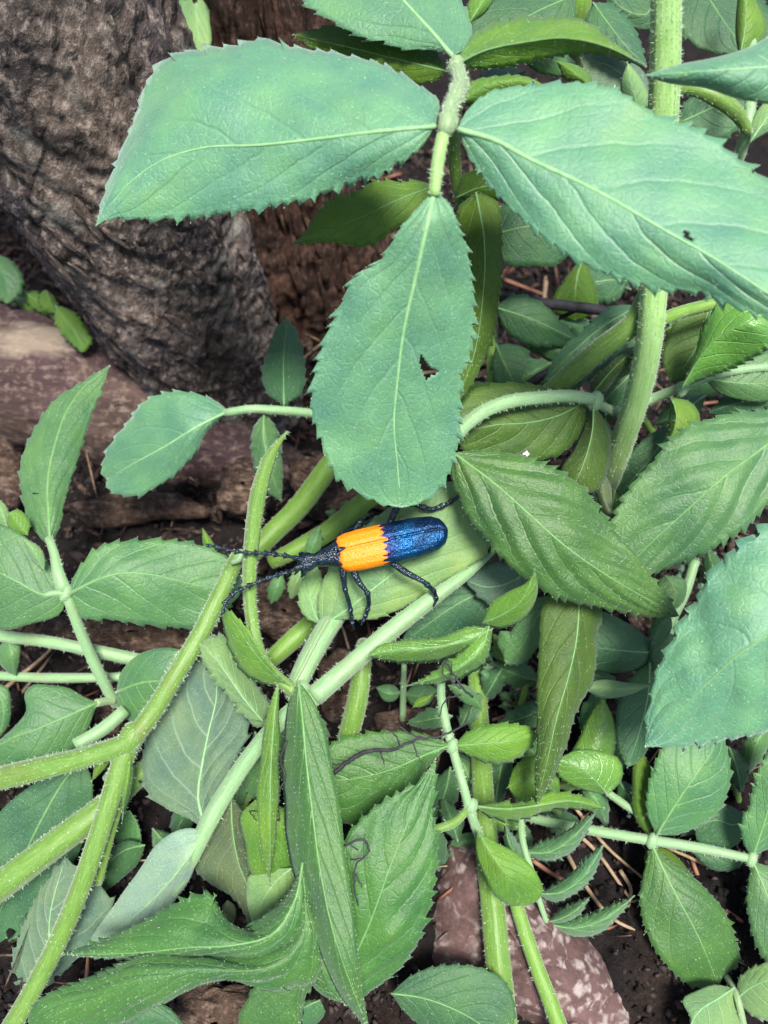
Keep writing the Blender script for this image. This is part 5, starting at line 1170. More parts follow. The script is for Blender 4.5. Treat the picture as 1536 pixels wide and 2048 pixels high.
# ------------------------------------------------------------------ the beetle
def beetle_materials():
    g = NT('beetle_black')
    co = g.coord('Object')
    n = g.noise(co, 14.0, 4, 0.7)
    base = g.mix(g.ramp(n, [(0.4, 0.0), (0.7, 1.0)]), (0.002, 0.004, 0.009), (0.005, 0.028, 0.058))
    g.link(base, g.b.inputs['Base Color'])
    g.b.inputs['Roughness'].default_value = 0.24
    g.b.inputs['Specular IOR Level'].default_value = 0.65
    v = g.voro(co, 34.0, 'F1')
    g.link(g.bump(g.math('ADD', g.math('MULTIPLY', v, -1.0), g.math('MULTIPLY', n, 0.6)), 0.75, 0.022), g.b.inputs['Normal'])
    M['beetle'] = g.m
    g = NT('elytron')
    uvn = g.n.new('ShaderNodeSeparateXYZ'); g.link(g.coord('UV'), uvn.inputs[0])
    co = g.coord('Object')
    u, v = uvn.outputs[0], uvn.outputs[1]
    jag = g.math('MULTIPLY', g.math('SUBTRACT', g.math('PINGPONG', g.math('MULTIPLY', v, 5.2), 0.5), 0.25), 0.10)
    jn = g.math('MULTIPLY', g.math('SUBTRACT', g.noise(co, 14.0, 5, 0.75), 0.5), 0.17)
    tongue = g.math('MULTIPLY', g.math('SUBTRACT', v, 0.35), 0.05)
    e = g.math('ADD', g.math('ADD', u, jag), g.math('ADD', jn, tongue))
    blue = g.ramp(e, [(0.405, 0.0), (0.425, 1.0)])
    # black nicks on the front margin
    fn = g.math('ADD', u, g.math('MULTIPLY', g.math('SUBTRACT', g.math('PINGPONG', g.math('MULTIPLY', v, 1.9), 0.5), 0.25), 0.07))
    fn = g.math('ADD', fn, g.math('MULTIPLY', jn, 0.35))
    front = g.ramp(fn, [(0.006, 1.0), (0.016, 0.0)])
    fine = g.noise(co, 26.0, 4, 0.7)
    orange = g.mix(g.ramp(fine, [(0.35, 0.0), (0.7, 1.0)]), (0.66, 0.175, 0.002), (0.90, 0.285, 0.005))
    pit = g.voro(co, 42.0, 'F1')
    bl = g.mix(g.ramp(g.noise(co, 3.0, 3), [(0.35, 0.0), (0.7, 1.0)]), (0.003, 0.022, 0.075), (0.004, 0.095, 0.26))
    # violet flush beside the orange
    vio = g.ramp(e, [(0.42, 1.0), (0.56, 0.0)])
    bl = g.mix(g.math('MULTIPLY', vio, 0.6), bl, (0.030, 0.012, 0.10))
    glint = g.math('LESS_THAN', pit, 0.23)
    glint = g.math('MULTIPLY', glint, g.ramp(g.noise(co, 6.0, 3), [(0.42, 0.0), (0.62, 1.0)]))
    bl = g.mix(g.math('MULTIPLY', glint, 0.5), bl, (0.30, 0.42, 0.46))  # sparkle of the blue painted in as pale flecks
    base = g.mix(blue, orange, bl)
    base = g.mix(front, base, (0.006, 0.008, 0.014))
    g.link(base, g.b.inputs['Base Color'])
    g.link(g.math('MULTIPLY', blue, 0.75), g.b.inputs['Metallic'])
    g.val(g.b.inputs['Roughness'], g.math('SUBTRACT', 0.45, g.math('MULTIPLY', blue, 0.12)))
    g.b.inputs['Specular IOR Level'].default_value = 0.5
    h = g.math('ADD', g.math('MULTIPLY', pit, -1.0), g.math('MULTIPLY', fine, 0.5))
    g.link(g.bump(h, 0.55, 0.015), g.b.inputs['Normal'])
    M['elytron'] = g.m
beetle_materials()
DB = 13.0                                   # distance of the beetle's back
PX = DB / FPX
O0 = P(600, 1127, DB)                       # front of the head
ax2 = np.array([293.0, -66.0]); ax2 /= np.linalg.norm(ax2)
AX = ax2[0] * RT - ax2[1] * UP              # towards the tail
pv = np.array([-ax2[1], ax2[0]])            # image direction towards the lower flank
SD0 = pv[0] * RT - pv[1] * UP
roll = math.radians(24)
NB = -FW * math.cos(roll) - SD0 * math.sin(roll)     # up from the back: the animal leans, its left flank shows
SB = SD0 * math.cos(roll) - FW * math.sin(roll)      # towards its left flank
def B(a, s, n):                              # body frame in centimetres
    return O0 + AX * a + SB * s + NB * n
bt = thing('beetle', 'longhorn beetle with orange shoulders and metallic blue wing tips on the pale leaf', 'beetle', B(1.2, 0, -0.33))

# body: head, neck shield, belly and six jointed legs grown into one skin
V = []; F = []
def add_loft(st, n=28):
    """st: (a, half width, top, bottom, sideways shift)"""
    k0 = len(V)
    th = np.linspace(0, 2 * math.pi, n, endpoint=False)
    for (a, w, t, b, sh) in st:
        for x in th:
            c, s = math.cos(x), math.sin(x)
            V.append(B(a, w * c + sh, t * s if s > 0 else b * s))
    for k in range(len(st) - 1):
        for i in range(n):
            j = (i + 1) % n
            F.append((k0 + k * n + i, k0 + k * n + j, k0 + (k + 1) * n + j, k0 + (k + 1) * n + i))
    F.append(tuple(range(k0 + n - 1, k0 - 1, -1)))
    F.append(tuple(range(k0 + (len(st) - 1) * n, k0 + len(st) * n)))
add_loft([(-0.05, 0.02, 0.02, 0.06, 0), (-0.03, 0.10, 0.06, 0.16, 0), (0.03, 0.155, 0.12, 0.20, 0), (0.10, 0.165, 0.145, 0.19, 0), (0.17, 0.15, 0.15, 0.17, 0), (0.23, 0.115, 0.14, 0.15, 0),
          (0.27, 0.108, 0.135, 0.14, 0), (0.32, 0.128, 0.15, 0.15, 0), (0.42, 0.145, 0.165, 0.16, 0), (0.54, 0.185, 0.19, 0.18, 0), (0.64, 0.235, 0.205, 0.20, 0), (0.69, 0.25, 0.19, 0.2, 0), (0.73, 0.2, 0.15, 0.2, 0)])
add_loft([(0.66, 0.16, 0.12, 0.22, 0), (0.74, 0.24, 0.14, 0.28, 0), (1.0, 0.275, 0.14, 0.32, 0), (1.5, 0.27, 0.13, 0.31, 0), (2.0, 0.23, 0.12, 0.24, 0), (2.3, 0.15, 0.08, 0.15, 0), (2.40, 0.05, 0.03, 0.05, 0)])
def add_tube(pts, rad, n=9):
    k0 = len(V)
    pts = [np.asarray(q, float) for q in pts]
    pa = np.array(pts)
    tg = np.gradient(pa, axis=0); tg /= np.linalg.norm(tg, axis=1)[:, None] + 1e-9
    x = np.cross(tg[0], FW + 0.3 * UP); x /= np.linalg.norm(x)
    for k in range(len(pa)):
        x = x - tg[k] * np.dot(x, tg[k]); x /= np.linalg.norm(x)
        y = np.cross(tg[k], x)
        for i in range(n):
            a = 2 * math.pi * i / n
            V.append(pa[k] + rad[k] * (math.cos(a) * x + math.sin(a) * y))
    for k in range(len(pa) - 1):
        for i in range(n):
            j = (i + 1) % n
            F.append((k0 + k * n + i, k0 + k * n + j, k0 + (k + 1) * n + j, k0 + (k + 1) * n + i))
    F.append(tuple(range(k0 + n - 1, k0 - 1, -1)))
    F.append(tuple(range(k0 + (len(pa) - 1) * n, k0 + len(pa) * n)))
def leg(px_pts, deps, radpx, knots=()):
    c = curve([(x, y, d) for (x, y), d in zip(px_pts, deps)], 60)
    # rebuild with firm knees: straight runs between joints
    q = np.array([(x, y, d) for (x, y), d in zip(px_pts, deps)], float)
    L = np.concatenate([[0], np.cumsum(np.linalg.norm(np.diff(q[:, :2], axis=0), axis=1))])
    t = np.linspace(0, L[-1], 64)
    s = np.stack([np.interp(t, L, q[:, j]) for j in range(3)], 1)
    c = 0.65 * s + 0.35 * curve([tuple(r) for r in q], 64)
    r = np.interp(t / L[-1], np.linspace(0, 1, len(radpx)), radpx)
    for k in knots:
        r = 1.05 * r + 1.9 * np.exp(-((t / L[-1] - k) / 0.018) ** 2)
    add_tube([P(*v) for v in c], r * PX)
# near side legs (image below), far side legs (image above)
leg([(680, 1122), (686, 1145), (690, 1178), (700, 1212), (704, 1240), (708, 1258)], [13.05, 13.0, 13.12, 13.33, 13.47, 13.5], [6.0, 6.2, 5.4, 3.8, 4.2, 3.4, 3.0, 1.6], (0.42, 0.72, 0.82, 0.91))
leg([(704, 1128), (709, 1148), (718, 1165), (735, 1186), (738, 1208), (731, 1232), (722, 1251)], [13.05, 13.02, 13.05, 13.12, 13.32, 13.42, 13.45], [6.0, 6.2, 5.6, 4.0, 4.4, 3.6, 3.2, 1.6], (0.5, 0.74, 0.84, 0.92))
leg([(770, 1118), (785, 1127), (812, 1145), (848, 1164), (868, 1183), (873, 1198), (867, 1213)], [13.05, 12.98, 12.9, 12.95, 13.08, 13.14, 13.2], [4.6, 5.8, 6.6, 5.6, 4.4, 4.6, 3.6, 2.0], (0.66, 0.78, 0.88))
leg([(766, 1078), (778, 1052), (790, 1022), (806, 1006), (828, 1009), (864, 1019), (893, 1008), (910, 998), (919, 991)], [13.2, 13.2, 13.15, 13.15, 13.18, 13.3, 13.3, 13.32, 13.33], [4.5, 6.2, 6.0, 4.4, 4.4, 4.6, 4.4, 3.6, 3.0], (0.30, 0.62, 0.8, 0.9))
leg([(705, 1080), (712, 1054), (721, 1042), (729, 1046), (738, 1042), (745, 1034)], [13.2, 13.18, 13.18, 13.22, 13.3, 13.38], [5, 5.5, 4.6, 3.6, 3.0, 2.2], (0.4,))
leg([(678, 1090), (676, 1078), (684, 1066), (696, 1060), (706, 1056)], [13.15, 13.2, 13.3, 13.42, 13.5], [5, 5, 4, 3, 2.2], (0.5,))
# mouthparts and jaw feelers
leg([(606, 1142), (606, 1150), (602, 1155)], [13.0, 13.04, 13.07], [5, 4, 2])
leg([(598, 1138), (592, 1146), (588, 1150)], [13.04, 13.08, 13.12], [3.5, 3, 1.6])
body = new_mesh('body', np.array(V), F, M['beetle'], bt, origin=B(1.2, 0, -0.1))
rm = body.modifiers.new('skin', 'REMESH'); rm.mode = 'VOXEL'; rm.voxel_size = 0.0105; rm.use_smooth_shade = True
sm = body.modifiers.new('soft', 'SMOOTH'); sm.factor = 0.5; sm.iterations = 3

# wing cases
def elytron(sgn, label):
    nu, nv = 90, 26
    a0, a1 = 0.66, 2.47
    verts = []; uv = []
    wid = np.interp(np.linspace(0, 1, nu), [0, 0.02, 0.07, 0.2, 0.45, 0.7, 0.88, 0.95, 0.985, 1.0], [0.235, 0.28, 0.318, 0.335, 0.335, 0.33, 0.285, 0.215, 0.12, 0.02])
    hgt = np.interp(np.linspace(0, 1, nu), [0, 0.03, 0.12, 0.5, 0.85, 0.96, 1.0], [0.165, 0.215, 0.245, 0.245, 0.215, 0.165, 0.09])
    for i in range(nu):
        t = i / (nu - 1)
        for j in range(nv):
            v = j / (nv - 1)
            x = v * math.pi / 2 * 1.13
            s = wid[i] * math.sin(min(x, math.pi / 2)) ** 0.95 if x < math.pi / 2 else wid[i] * math.cos(x - math.pi / 2) 
            h = hgt[i] * (math.cos(x) if x < math.pi / 2 else math.cos(x) * 1.0)
            h = hgt[i] * (abs(math.cos(x)) ** 0.82) * (1 if x < math.pi / 2 else -0.8)
            # two low ribs along each case, a seam line in the middle
            rid = 0.012 * (math.exp(-((v - 0.36) / 0.07) ** 2) + math.exp(-((v - 0.62) / 0.06) ** 2)) * math.sin(math.pi * min(1, t * 1.1)) ** 0.5
            seam = -0.014 * math.exp(-(v / 0.05) ** 2)
            sh = 0.03 * math.exp(-((v - 0.55) / 0.2) ** 2) * math.exp(-(t / 0.05) ** 2)     # bulging shoulder towards the front
            verts.append(B(a0 + (a1 - a0) * t - sh, sgn * (s + 0.004), h + rid + seam)); uv.append((t, v))
    verts = np.array(verts)
    idx = np.arange(nu * nv).reshape(nu, nv)
    q = np.stack([idx[:-1, :-1], idx[1:, :-1], idx[1:, 1:], idx[:-1, 1:]], 2).reshape(-1, 4)
    g = verts.reshape(nu, nv, 3)
    nn = np.cross(np.gradient(g, axis=0), np.gradient(g, axis=1)); nn /= np.linalg.norm(nn, axis=2)[..., None] + 1e-9
    if np.sum(nn[nu // 2, 3] * NB) < 0: nn = -nn
    fn = np.cross(verts[q[:, 1]] - verts[q[:, 0]], verts[q[:, 2]] - verts[q[:, 0]])
    if np.sum(fn * nn.reshape(-1, 3)[q[:, 0]]) < 0: q = q[:, ::-1]
    inner = (g - nn * 0.022).reshape(-1, 3)
    off = nu * nv
    loop = np.concatenate([idx[0, :], idx[1:, -1], idx[-1, -2::-1], idx[-2:0:-1, 0]])
    nxt = np.roll(loop, -1)
    rim = np.stack([loop, nxt, nxt + off, loop + off], 1)
    o = new_mesh('elytron', np.concatenate([verts, inner]), np.concatenate([q, q[:, ::-1] + off, rim]), M['elytron'], bt, origin=B(a0, 0, 0.2), uv=np.array(uv + uv))
    o['label'] = label
elytron(1, 'wing case on the near flank')
elytron(-1, 'wing case on the far flank')
# small triangular shield at the front of the seam
tube_world('scutellum', [B(0.66, 0, 0.19), B(0.70, 0, 0.222), B(0.76, 0, 0.232), B(0.80, 0, 0.228)], [0.03, 0.045, 0.03, 0.008], M['beetle'], bt, sides=10)

def antenna(px_pts, deps):
    q = curve([(x, y, d) for (x, y), d in zip(px_pts, deps)], 150)
    t = np.linspace(0, 1, 150)
    seg = 10.0
    ph = (t * seg) % 1.0
    r = np.where(t < 0.1, 3.6, 2.3 + 3.6 * np.clip((ph - 0.35) / 0.65, 0, 1) ** 1.5) * np.linspace(1.0, 0.82, 150)
    r[-5:] *= np.linspace(0.9, 0.3, 5)
    X = np.array([P(*v) for v in q])
    tube_world('antenna', X, r * 1.4 * PX, M['beetle'], bt, sides=9)
antenna([(609, 1133), (596, 1135), (580, 1142), (552, 1151), (520, 1162), (492, 1174), (466, 1188), (450, 1206), (446, 1228)], [12.9, 12.85, 12.8, 12.72, 12.66, 12.6, 12.55, 12.5, 12.5])
antenna([(605, 1118), (592, 1116), (575, 1112), (552, 1109), (525, 1106), (490, 1105), (462, 1101), (438, 1095), (412, 1090)], [12.92, 12.88, 12.82, 12.78, 12.72, 12.66, 12.62, 12.6, 12.6])
for sg in (1, -1):
    c = B(0.055, sg * 0.145, 0.03)
    vv = []; ff = []
    n, m_ = 14, 9
    for i in range(m_ + 1):
        a = math.pi * i / m_
        for j in range(n):
            b_ = 2 * math.pi * j / n
            vv.append(c + AX * 0.05 * math.sin(a) * math.cos(b_) + SB * 0.035 * math.cos(a) + NB * 0.075 * math.sin(a) * math.sin(b_))
    for i in range(m_):
        for j in range(n):
            ff.append((i * n + j, i * n + (j + 1) % n, (i + 1) * n + (j + 1) % n, (i + 1) * n + j))
    new_mesh('eye', np.array(vv), ff, M['beetle'], bt)
# ------------------------------------------------------------------ stones, twigs, bark bits
def rock_material(name, c1, c2, spot):
    g = NT(name)
    co = g.coord('Object')
    n1 = g.noise(co, 1.3, 6, 0.65); n2 = g.noise(co, 9.0, 5, 0.7)
    base = g.mix(g.ramp(n1, [(0.32, 0.0), (0.68, 1.0)]), c1, c2)
    base = g.mix(g.ramp(n2, [(0.5, 0.0), (0.75, 0.45)]), base, (c2[0] * 1.6, c2[1] * 1.6, c2[2] * 1.6))
    v = g.n.new('ShaderNodeTexVoronoi'); v.feature = 'SMOOTH_F1'
    wp = g.n.new('ShaderNodeVectorMath'); wp.operation = 'ADD'
    nn = g.n.new('ShaderNodeTexNoise'); g.link(co, nn.inputs['Vector']); nn.inputs['Scale'].default_value = 5.0
    sc = g.n.new('ShaderNodeVectorMath'); sc.operation = 'SCALE'; g.link(nn.outputs[1], sc.inputs[0]); sc.inputs['Scale'].default_value = 0.35
    g.link(co, wp.inputs[0]); g.link(sc.outputs[0], wp.inputs[1])
    g.link(wp.outputs[0], v.inputs['Vector']); v.inputs['Scale'].default_value = 5.6
    lich = g.ramp(g.math('ADD', v.outputs[0], g.math('MULTIPLY', n2, 0.18)), [(0.22, 1.0), (0.52, 0.0)])
    pick = g.ramp(g.noise(co, 0.9, 3), [(0.36, 0.0), (0.48, 1.0)])
    base = g.mix(g.math('MULTIPLY', g.math('MULTIPLY', lich, pick), 0.8), base, spot)
    g.link(base, g.b.inputs['Base Color'])
    g.b.inputs['Roughness'].default_value = 0.8
    g.link(g.bump(g.math('ADD', n1, g.math('MULTIPLY', n2, 0.5)), 0.6, 0.08), g.b.inputs['Normal'])
    return g.m
M['rock_red'] = rock_material('rock_red', (0.040, 0.020, 0.018), (0.125, 0.068, 0.064), (0.34, 0.29, 0.27))
M['rock_dull'] = rock_material('rock_dull', (0.07, 0.035, 0.028), (0.17, 0.095, 0.075), (0.2, 0.14, 0.12))
M['rock_tan'] = rock_material('rock_tan', (0.13, 0.085, 0.055), (0.28, 0.19, 0.13), (0.5, 0.42, 0.36))

def rock(name, label, outline, d, thick, mat, seed, tilt=0.0):
    """a stone of real bulk: the outline seen from above, swelling towards the middle"""
    pts = curve(list(outline) + [outline[0]], 60)[:-1]
    cx, cy = pts.mean(axis=0)
    base = P(cx, cy, d)
    t = thing(name, label, 'rock', base)
    rings = 16
    V = []
    for k in range(rings + 1):
        a = k / rings * math.pi
        s = max(1e-3, math.sin(a)) ** 0.8
        lift = math.cos(a) * thick
        x = cx + (pts[:, 0] - cx) * s; y = cy + (pts[:, 1] - cy) * s
        dd = d + (y - cy) * tilt
        q = CAM + dd[:, None] * (FW + (x - 768)[:, None] / FPX * RT + (1024 - y)[:, None] / FPX * UP)
        q = q + np.array([0, -0.35, 0.94]) * lift
        V.append(q)
    V = np.concatenate(V)
    n = 60
    dirs = V - V.mean(axis=0); dirs /= np.linalg.norm(dirs, axis=1)[:, None]
    V = V + dirs * ((fbm(V * 1.2, 4, seed) - 0.5) * 0.6 + (np.abs(fbm(V * 3.2, 4, seed + 4) - .5)) * 0.5)[:, None]
    i = np.arange((rings + 1) * n).reshape(rings + 1, n); j = np.roll(i, -1, 1)
    f = np.stack([i[:-1], i[1:], j[1:], j[:-1]], 2).reshape(-1, 4)
    o = new_mesh('stone', V, f, mat, t, origin=base)
    return t

rock('rock', 'reddish brown rock with white lichen spots on the soil', [(905, 1690), (850, 1850), (868, 1935), (960, 1985), (1080, 2040), (1180, 2075), (1246, 2060), (1250, 1985), (1190, 1895), (1130, 1830), (1060, 1760), (985, 1690)], 14.35, 0.95, M['rock_red'], 3, tilt=-0.0016)
rock('rock', 'small tan rock wedged against the lichen spotted rock', [(1085, 1780), (1150, 1800), (1200, 1850), (1242, 1905), (1235, 1945), (1170, 1920), (1110, 1860), (1060, 1800)], 15.2, 0.5, M['rock_tan'], 8)
rock('rock', 'flat brown rock below the long drooping leaf at the bottom', [(700, 1990), (790, 1985), (830, 2030), (820, 2080), (720, 2085), (690, 2040)], 14.0, 0.45, M['rock_dull'], 12)

M['barkbit'] = bark_material('bark_bit', ((0.022, 0.013, 0.010), (0.135, 0.085, 0.060)), (0.30, 0.215, 0.165), (0.045, 0.026, 0.022), stretch=(0.4, 1, 1), scale=2.6)
M['barkdark'] = plain_material('bark_bit_dark', (0.018, 0.013, 0.014), (0.07, 0.048, 0.042), 3.0, 0.8, 0.8, 0.08, 0.3)
M['straw'] = plain_material('straw', (0.20, 0.13, 0.08), (0.40, 0.29, 0.19), 6.0, 0.7, 0.3, 0.02)
M['straw_red'] = plain_material('straw_red', (0.20, 0.085, 0.050), (0.34, 0.17, 0.11), 6.0, 0.6, 0.3, 0.02)
M['twig_black'] = plain_material('twig_black', (0.012, 0.012, 0.016), (0.05, 0.048, 0.055), 6.0, 0.7, 0.6, 0.03)

def chunk(label, outline, d, thick, mat, seed, name='bark_piece', rough=0.3):
    pts = curve(list(outline) + [outline[0]], 40)[:-1]
    cx, cy = pts.mean(axis=0)
    V = []
    rings = 9
    for k in range(rings + 1):
        a = k / rings * math.pi
        s = max(1e-3, math.sin(a)) ** 0.4
        x = cx + (pts[:, 0] - cx) * s; y = cy + (pts[:, 1] - cy) * s
        q = CAM + d * (FW + (x - 768)[:, None] / FPX * RT + (1024 - y)[:, None] / FPX * UP)
        V.append(q + np.array([0, -0.3, 0.95]) * math.cos(a) * thick)
    V = np.concatenate(V)
    dirs = V - V.mean(axis=0); dirs /= np.linalg.norm(dirs, axis=1)[:, None]
    V = V + dirs * ((fbm(V * 1.6, 4, seed) - 0.5) * rough * 1.4 + (fbm(V * 6, 3, seed + 4) - .5) * rough * 0.6)[:, None]
    n = 40
    i = np.arange((rings + 1) * n).reshape(rings + 1, n); j = np.roll(i, -1, 1)
    f = np.stack([i[:-1], i[1:], j[1:], j[:-1]], 2).reshape(-1, 4)
    o = new_mesh(name, V, f, mat)
    return tag(o, label, 'bark piece', 'bits of bark and rotten wood on the ground')

chunk('brown frayed wood lump under the serrated leaf at the bottom edge', [(350, 1990), (450, 1960), (520, 2000), (520, 2080), (360, 2090)], 13.6, 0.3, M['barkbit'], 15, rough=0.5)
chunk('pale mottled piece of rotten wood under the oval leaf left of the beetle', [(70, 1265), (140, 1225), (260, 1225), (380, 1235), (460, 1250), (470, 1300), (330, 1310), (200, 1290), (90, 1290)], 16.6, 0.35, M['barkbit'], 5)
chunk('crumbly brown bark piece beneath the beetle head', [(505, 1190), (560, 1170), (625, 1190), (640, 1240), (610, 1285), (540, 1275), (510, 1240)], 17.0, 0.35, M['barkbit'], 6, rough=0.5)
chunk('pinkish brown wood lump below the two small leaflets by the trunk', [(445, 940), (500, 920), (530, 950), (545, 1000), (500, 1040), (450, 1010)], 18.6, 0.4, M['barkbit'], 7, rough=0.5)
chunk('brown wood lump showing left of the hanging leaf tip', [(590, 940), (650, 920), (700, 960), (720, 1010), (670, 1040), (600, 1010)], 18.6, 0.4, M['barkbit'], 8, rough=0.5)
chunk('brown wood strip between the pale stems below the beetle', [(640, 1330), (690, 1290), (720, 1330), (720, 1440), (690, 1470), (640, 1430)], 16.8, 0.3, M['barkbit'], 9)
chunk('long grey brown bark strip lying across the soil at left', [(130, 1010), (240, 985), (380, 1000), (420, 1025), (300, 1040), (160, 1045)], 18.6, 0.22, M['barkbit'], 10)
chunk('flaky pale bark bit at the left edge of the picture', [(-20, 880), (20, 890), (40, 960), (45, 1010), (0, 1020), (-20, 980)], 18.6, 0.3, M['barkbit'], 11, rough=0.5)
chunk('brown wood piece under the black rootlet', [(750, 1430), (830, 1415), (890, 1430), (880, 1470), (780, 1475)], 16.4, 0.25, M['barkbit'], 13)
chunk('small dark wood lump under the forking stem', [(190, 1400), (240, 1420), (240, 1480), (190, 1470)], 16.0, 0.3, M['barkbit'], 14)

def twig(label, pts, w, mat, name='dry_stalk', cat='stalk', group='dry stalks in the soil', sides=7, bumpy=0.0):
    L = sum(math.hypot(pts[k + 1][0] - pts[k][0], pts[k + 1][1] - pts[k][1]) for k in range(len(pts) - 1))
    n = max(8, int(L / 8))
    c = curve(pts, n)
    X = np.array([P(*q) for q in c])
    ww = lerp_list(w, np.linspace(0, 1, n)) if not np.isscalar(w) else np.full(n, float(w))
    o = tube_world(name, X, ww / 2 * c[:, 2] / FPX, M[mat], None, sides=sides, bumpy=bumpy)
    return tag(o, label, cat, group)

gd = ground_depth
def gpts(pts, z=0.25): return [(x, y, gd(y, z)) for x, y in pts]
for lab, pts, w, m in [
    ('longest tan straw crossing behind the thin curved leaflets', [(1115, 1640), (1180, 1690), (1255, 1790), (1330, 1890)], [9, 7, 4], 'straw'),
    ('tan straw running to the left edge of the toothed hanging leaf', [(1150, 1615), (1210, 1690), (1290, 1760)], [8, 5], 'straw'),
    ('tan straw lying between the lichen rock and dark soil', [(1130, 1700), (1170, 1770), (1230, 1840), (1295, 1870)], [10, 6], 'straw'),
    ('reddish stalk below the curved leaflets beside the rock', [(1065, 1720), (1100, 1745), (1130, 1762)], [10, 8], 'straw_red'),
    ('reddish curved stalk right of the toothed hanging leaf', [(1378, 1700), (1400, 1760), (1440, 1810), (1510, 1860)], [9, 8], 'straw_red'),
    ('pale thin stalk bending up to a leaf tip above the rock', [(1240, 1740), (1262, 1780), (1255, 1820)], [9, 7], 'straw'),
    ('short tan straw at the right edge above the light leaflets', [(1470, 1860), (1500, 1880), (1540, 1900)], [7, 5], 'straw'),
    ('pale upright stalk in the dark gap under the big right leaf', [(1098, 500), (1094, 540), (1088, 600)], [10, 8], 'straw'),
    ('thin brown stalk crossing the dark gap left of the big right leaf', [(1010, 560), (1050, 575), (1090, 590)], [7, 5], 'straw_red'),
    ('pale dry stalk crossing at the left edge', [(-20, 1400), (30, 1360), (90, 1310), (110, 1290)], [10, 6], 'straw'),
    ('orange brown needle standing before the rotten wood', [(228, 1295), (245, 1270), (262, 1245)], [5, 4], 'straw_red'),
    ('thin brown stalk in the dark hollow left of the long dark leaf', [(1000, 1400), (1040, 1375), (1085, 1350)], [7, 5], 'straw_red'),
    ('second brown stalk in the dark hollow left of the long dark leaf', [(985, 1440), (1030, 1425), (1080, 1412)], [6, 4], 'straw_red'),
]:
    twig(lab, gpts(pts), w, m)

twig('thick black twig crossing behind the upright stem', [(1000, 596, 16.2), (1060, 603, 16.0), (1150, 614, 15.8), (1246, 626, 15.6)], [20, 24, 20], 'twig_black', 'black_twig', 'twig', 'black twigs', bumpy=0.06, sides=10)
twig('short black twig end poking out above the pale leaf stalk', [(1040, 785, 15.2), (1070, 760, 15.1), (1105, 738, 15.0)], [20, 14], 'twig_black', 'black_twig', 'twig', 'black twigs', bumpy=0.06)
twig('short black side twig under the thick black twig', [(1110, 640, 16.3), (1150, 622, 15.9)], [10, 8], 'twig_black', 'black_twig', 'twig', 'black twigs')

def rootlet(label, trunk_pts, branches, d, w0=5):
    base = P(trunk_pts[0][0], trunk_pts[0][1], d)
    t = thing('black_rootlet', label, 'rootlet', base, 'wiry black dead rootlets')
    def one(pts, w0, w1, nm):
        n = max(8, int(sum(math.hypot(pts[k + 1][0] - pts[k][0], pts[k + 1][1] - pts[k][1]) for k in range(len(pts) - 1)) / 5))
        c = curve([(x, y, d) for x, y in pts], n)
        c[:, :2] += rng.normal(0, 0.9, (n, 2))
        c[:, 2] += np.cumsum(rng.normal(0, 0.02, n))
        X = np.array([P(*q) for q in c])
        tube_world(nm, X, np.linspace(w0, w1, n) / 2 * d / FPX, M['twig_black'], t, sides=6, bumpy=0.01)
    one(trunk_pts, w0, 3, 'root')
    for b in branches: one(b, 4.0, 1.8, 'root_branch')
rootlet('wiry black branching rootlet lying over the broad olive leaf', [(668, 1545), (700, 1520), (730, 1504), (790, 1498), (830, 1480), (880, 1472), (925, 1450), (945, 1410)],
        [[(800, 1495), (790, 1470), (765, 1456)], [(825, 1483), (835, 1510), (845, 1525)], [(850, 1476), (820, 1468), (795, 1450), (765, 1458)], [(690, 1528), (670, 1530), (640, 1525)], [(760, 1500), (770, 1530)]], 12.7, 10)
rootlet('thin black looping rootlet hanging over the glossy leaflet', [(945, 1395), (925, 1375), (905, 1345), (890, 1325), (885, 1345), (900, 1360), (922, 1378)],
        [[(922, 1390), (895, 1397), (882, 1420), (878, 1435)], [(905, 1350), (898, 1322), (886, 1326)]], 12.3)
rootlet('black rootlet at the edge of the long drooping leaf', [(690, 1690), (730, 1682), (738, 1700), (712, 1730), (708, 1760), (715, 1812)],
        [[(715, 1700), (700, 1690)], [(712, 1750), (725, 1775)], [(700, 1720), (735, 1715)]], 11.75)
rootlet('fine black rootlet beside the narrow hanging leaf', [(573, 1480), (562, 1520), (570, 1560), (556, 1590), (560, 1640)],
        [[(560, 1600), (548, 1622)], [(566, 1540), (552, 1548)], [(560, 1640), (500, 1625), (512, 1642)]], 12.4)

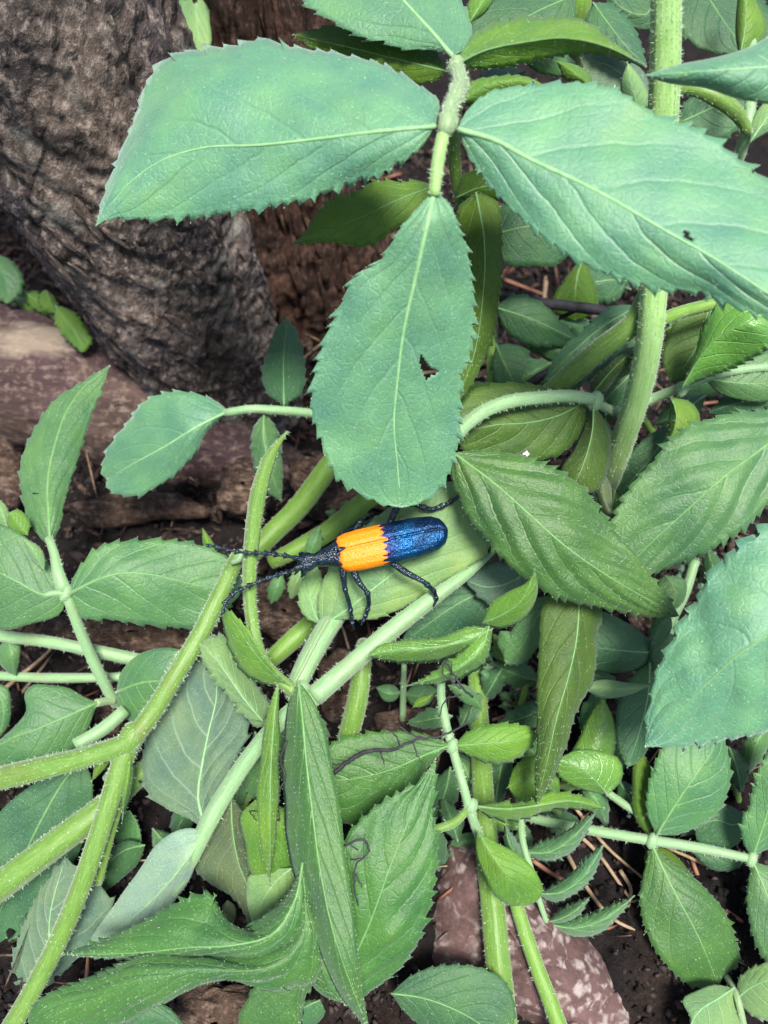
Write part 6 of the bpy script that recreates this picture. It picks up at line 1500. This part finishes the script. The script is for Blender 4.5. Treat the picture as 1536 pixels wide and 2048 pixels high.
# loose litter nobody could count
def litter(name, n, area, mats, size, flat, seed, zoff=0.02):
    r = np.random.default_rng(seed)
    V = []; F = []; mi = []
    k0 = 0
    x = r.uniform(area[0], area[1], n); y = r.uniform(area[2], area[3], n)
    z = ground_z(np.stack([x, y], 1)) + zoff
    for k in range(n):
        s = size * r.uniform(0.35, 1.6); a = r.uniform(0, math.pi); e = r.uniform(-0.5, 0.5)
        w = s * r.uniform(*flat)
        ax = np.array([math.cos(a) * math.cos(e), math.sin(a) * math.cos(e), math.sin(e)])
        sx = np.array([-math.sin(a), math.cos(a), r.uniform(-.4, .4)])
        nz = np.cross(ax, sx)
        c = np.array([x[k], y[k], z[k] + abs(math.sin(e)) * s * 0.4])
        h = w * 0.35
        j = r.uniform(0.6, 1.3, 6)
        v = [c - ax * s / 2 * j[0], c + ax * s / 2 * j[1], c + sx * w / 2 * j[2] - ax * s * .2, c - sx * w / 2 * j[3] + ax * s * .15, c + nz * h * j[4], c - nz * h * j[5]]
        V += v
        for f in ((0, 2, 4), (2, 1, 4), (1, 3, 4), (3, 0, 4), (2, 0, 5), (1, 2, 5), (3, 1, 5), (0, 3, 5)):
            F.append((f[0] + k0, f[1] + k0, f[2] + k0)); mi.append(k % len(mats))
        k0 += 6
    o = new_mesh(name, np.array(V), np.array(F), mats, mat_idx=np.array(mi), smooth=False)
    o['kind'] = 'stuff'
    o['label'] = {'bark_litter': 'small chips of brown bark strewn over the soil', 'soil_crumbs': 'dark crumbs of soil', 'straw_litter': 'thin dry plant fibres scattered on the ground'}[name]
    o['category'] = 'litter'
    return o
litter('soil_crumbs', 24000, (-13, 13, 0.0, 26), [M['barkdark'], M['soil'], M['barkdark'], M['soil']], 0.15, (0.5, 1.0), 3)
litter('bark_litter', 2600, (-13, 9, 6, 30), [M['barkbit'], M['barkbit'], M['barkdark']], 0.6, (0.12, 0.4), 5, 0.05)
litter('straw_litter', 700, (-13, 13, 1, 28), [M['straw'], M['straw_red'], M['barkbit']], 1.3, (0.025, 0.06), 8, 0.14)
for lab, x, y, d, s in [('tiny white petal fragment on the olive leaf beside the dry folded leaf', 1052, 908, 12.9, 17), ('white speck of petal on dark soil near the curved leaflets', 1258, 1632, 15.2, 10)]:
    c = P(x, y, d); r = s / 2 * d / FPX
    th = np.linspace(0, 2 * math.pi, 9, endpoint=False)
    rr = r * np.array([1, .7, 1.1, .6, .9, 1.2, .7, 1, .8])
    ring = [c + RT * math.cos(t) * q + UP * math.sin(t) * q * .9 for t, q in zip(th, rr)]
    V = ring + [p - FW * 0.03 + (c - p) * .3 for p in ring] + [c - FW * 0.05]
    f = [(k, (k + 1) % 9, 9 + (k + 1) % 9, 9 + k) for k in range(9)] + [(9 + k, 9 + (k + 1) % 9, 18) for k in range(9)] + [tuple(range(8, -1, -1))]
    o = new_mesh('petal', np.array(V), f, M['petal'] if 'petal' in M else M.setdefault('petal', plain_material('petal', (0.7, 0.7, 0.66), (0.82, 0.82, 0.78), 4, 0.5, 0.1)))
    tag(o, lab, 'petal')
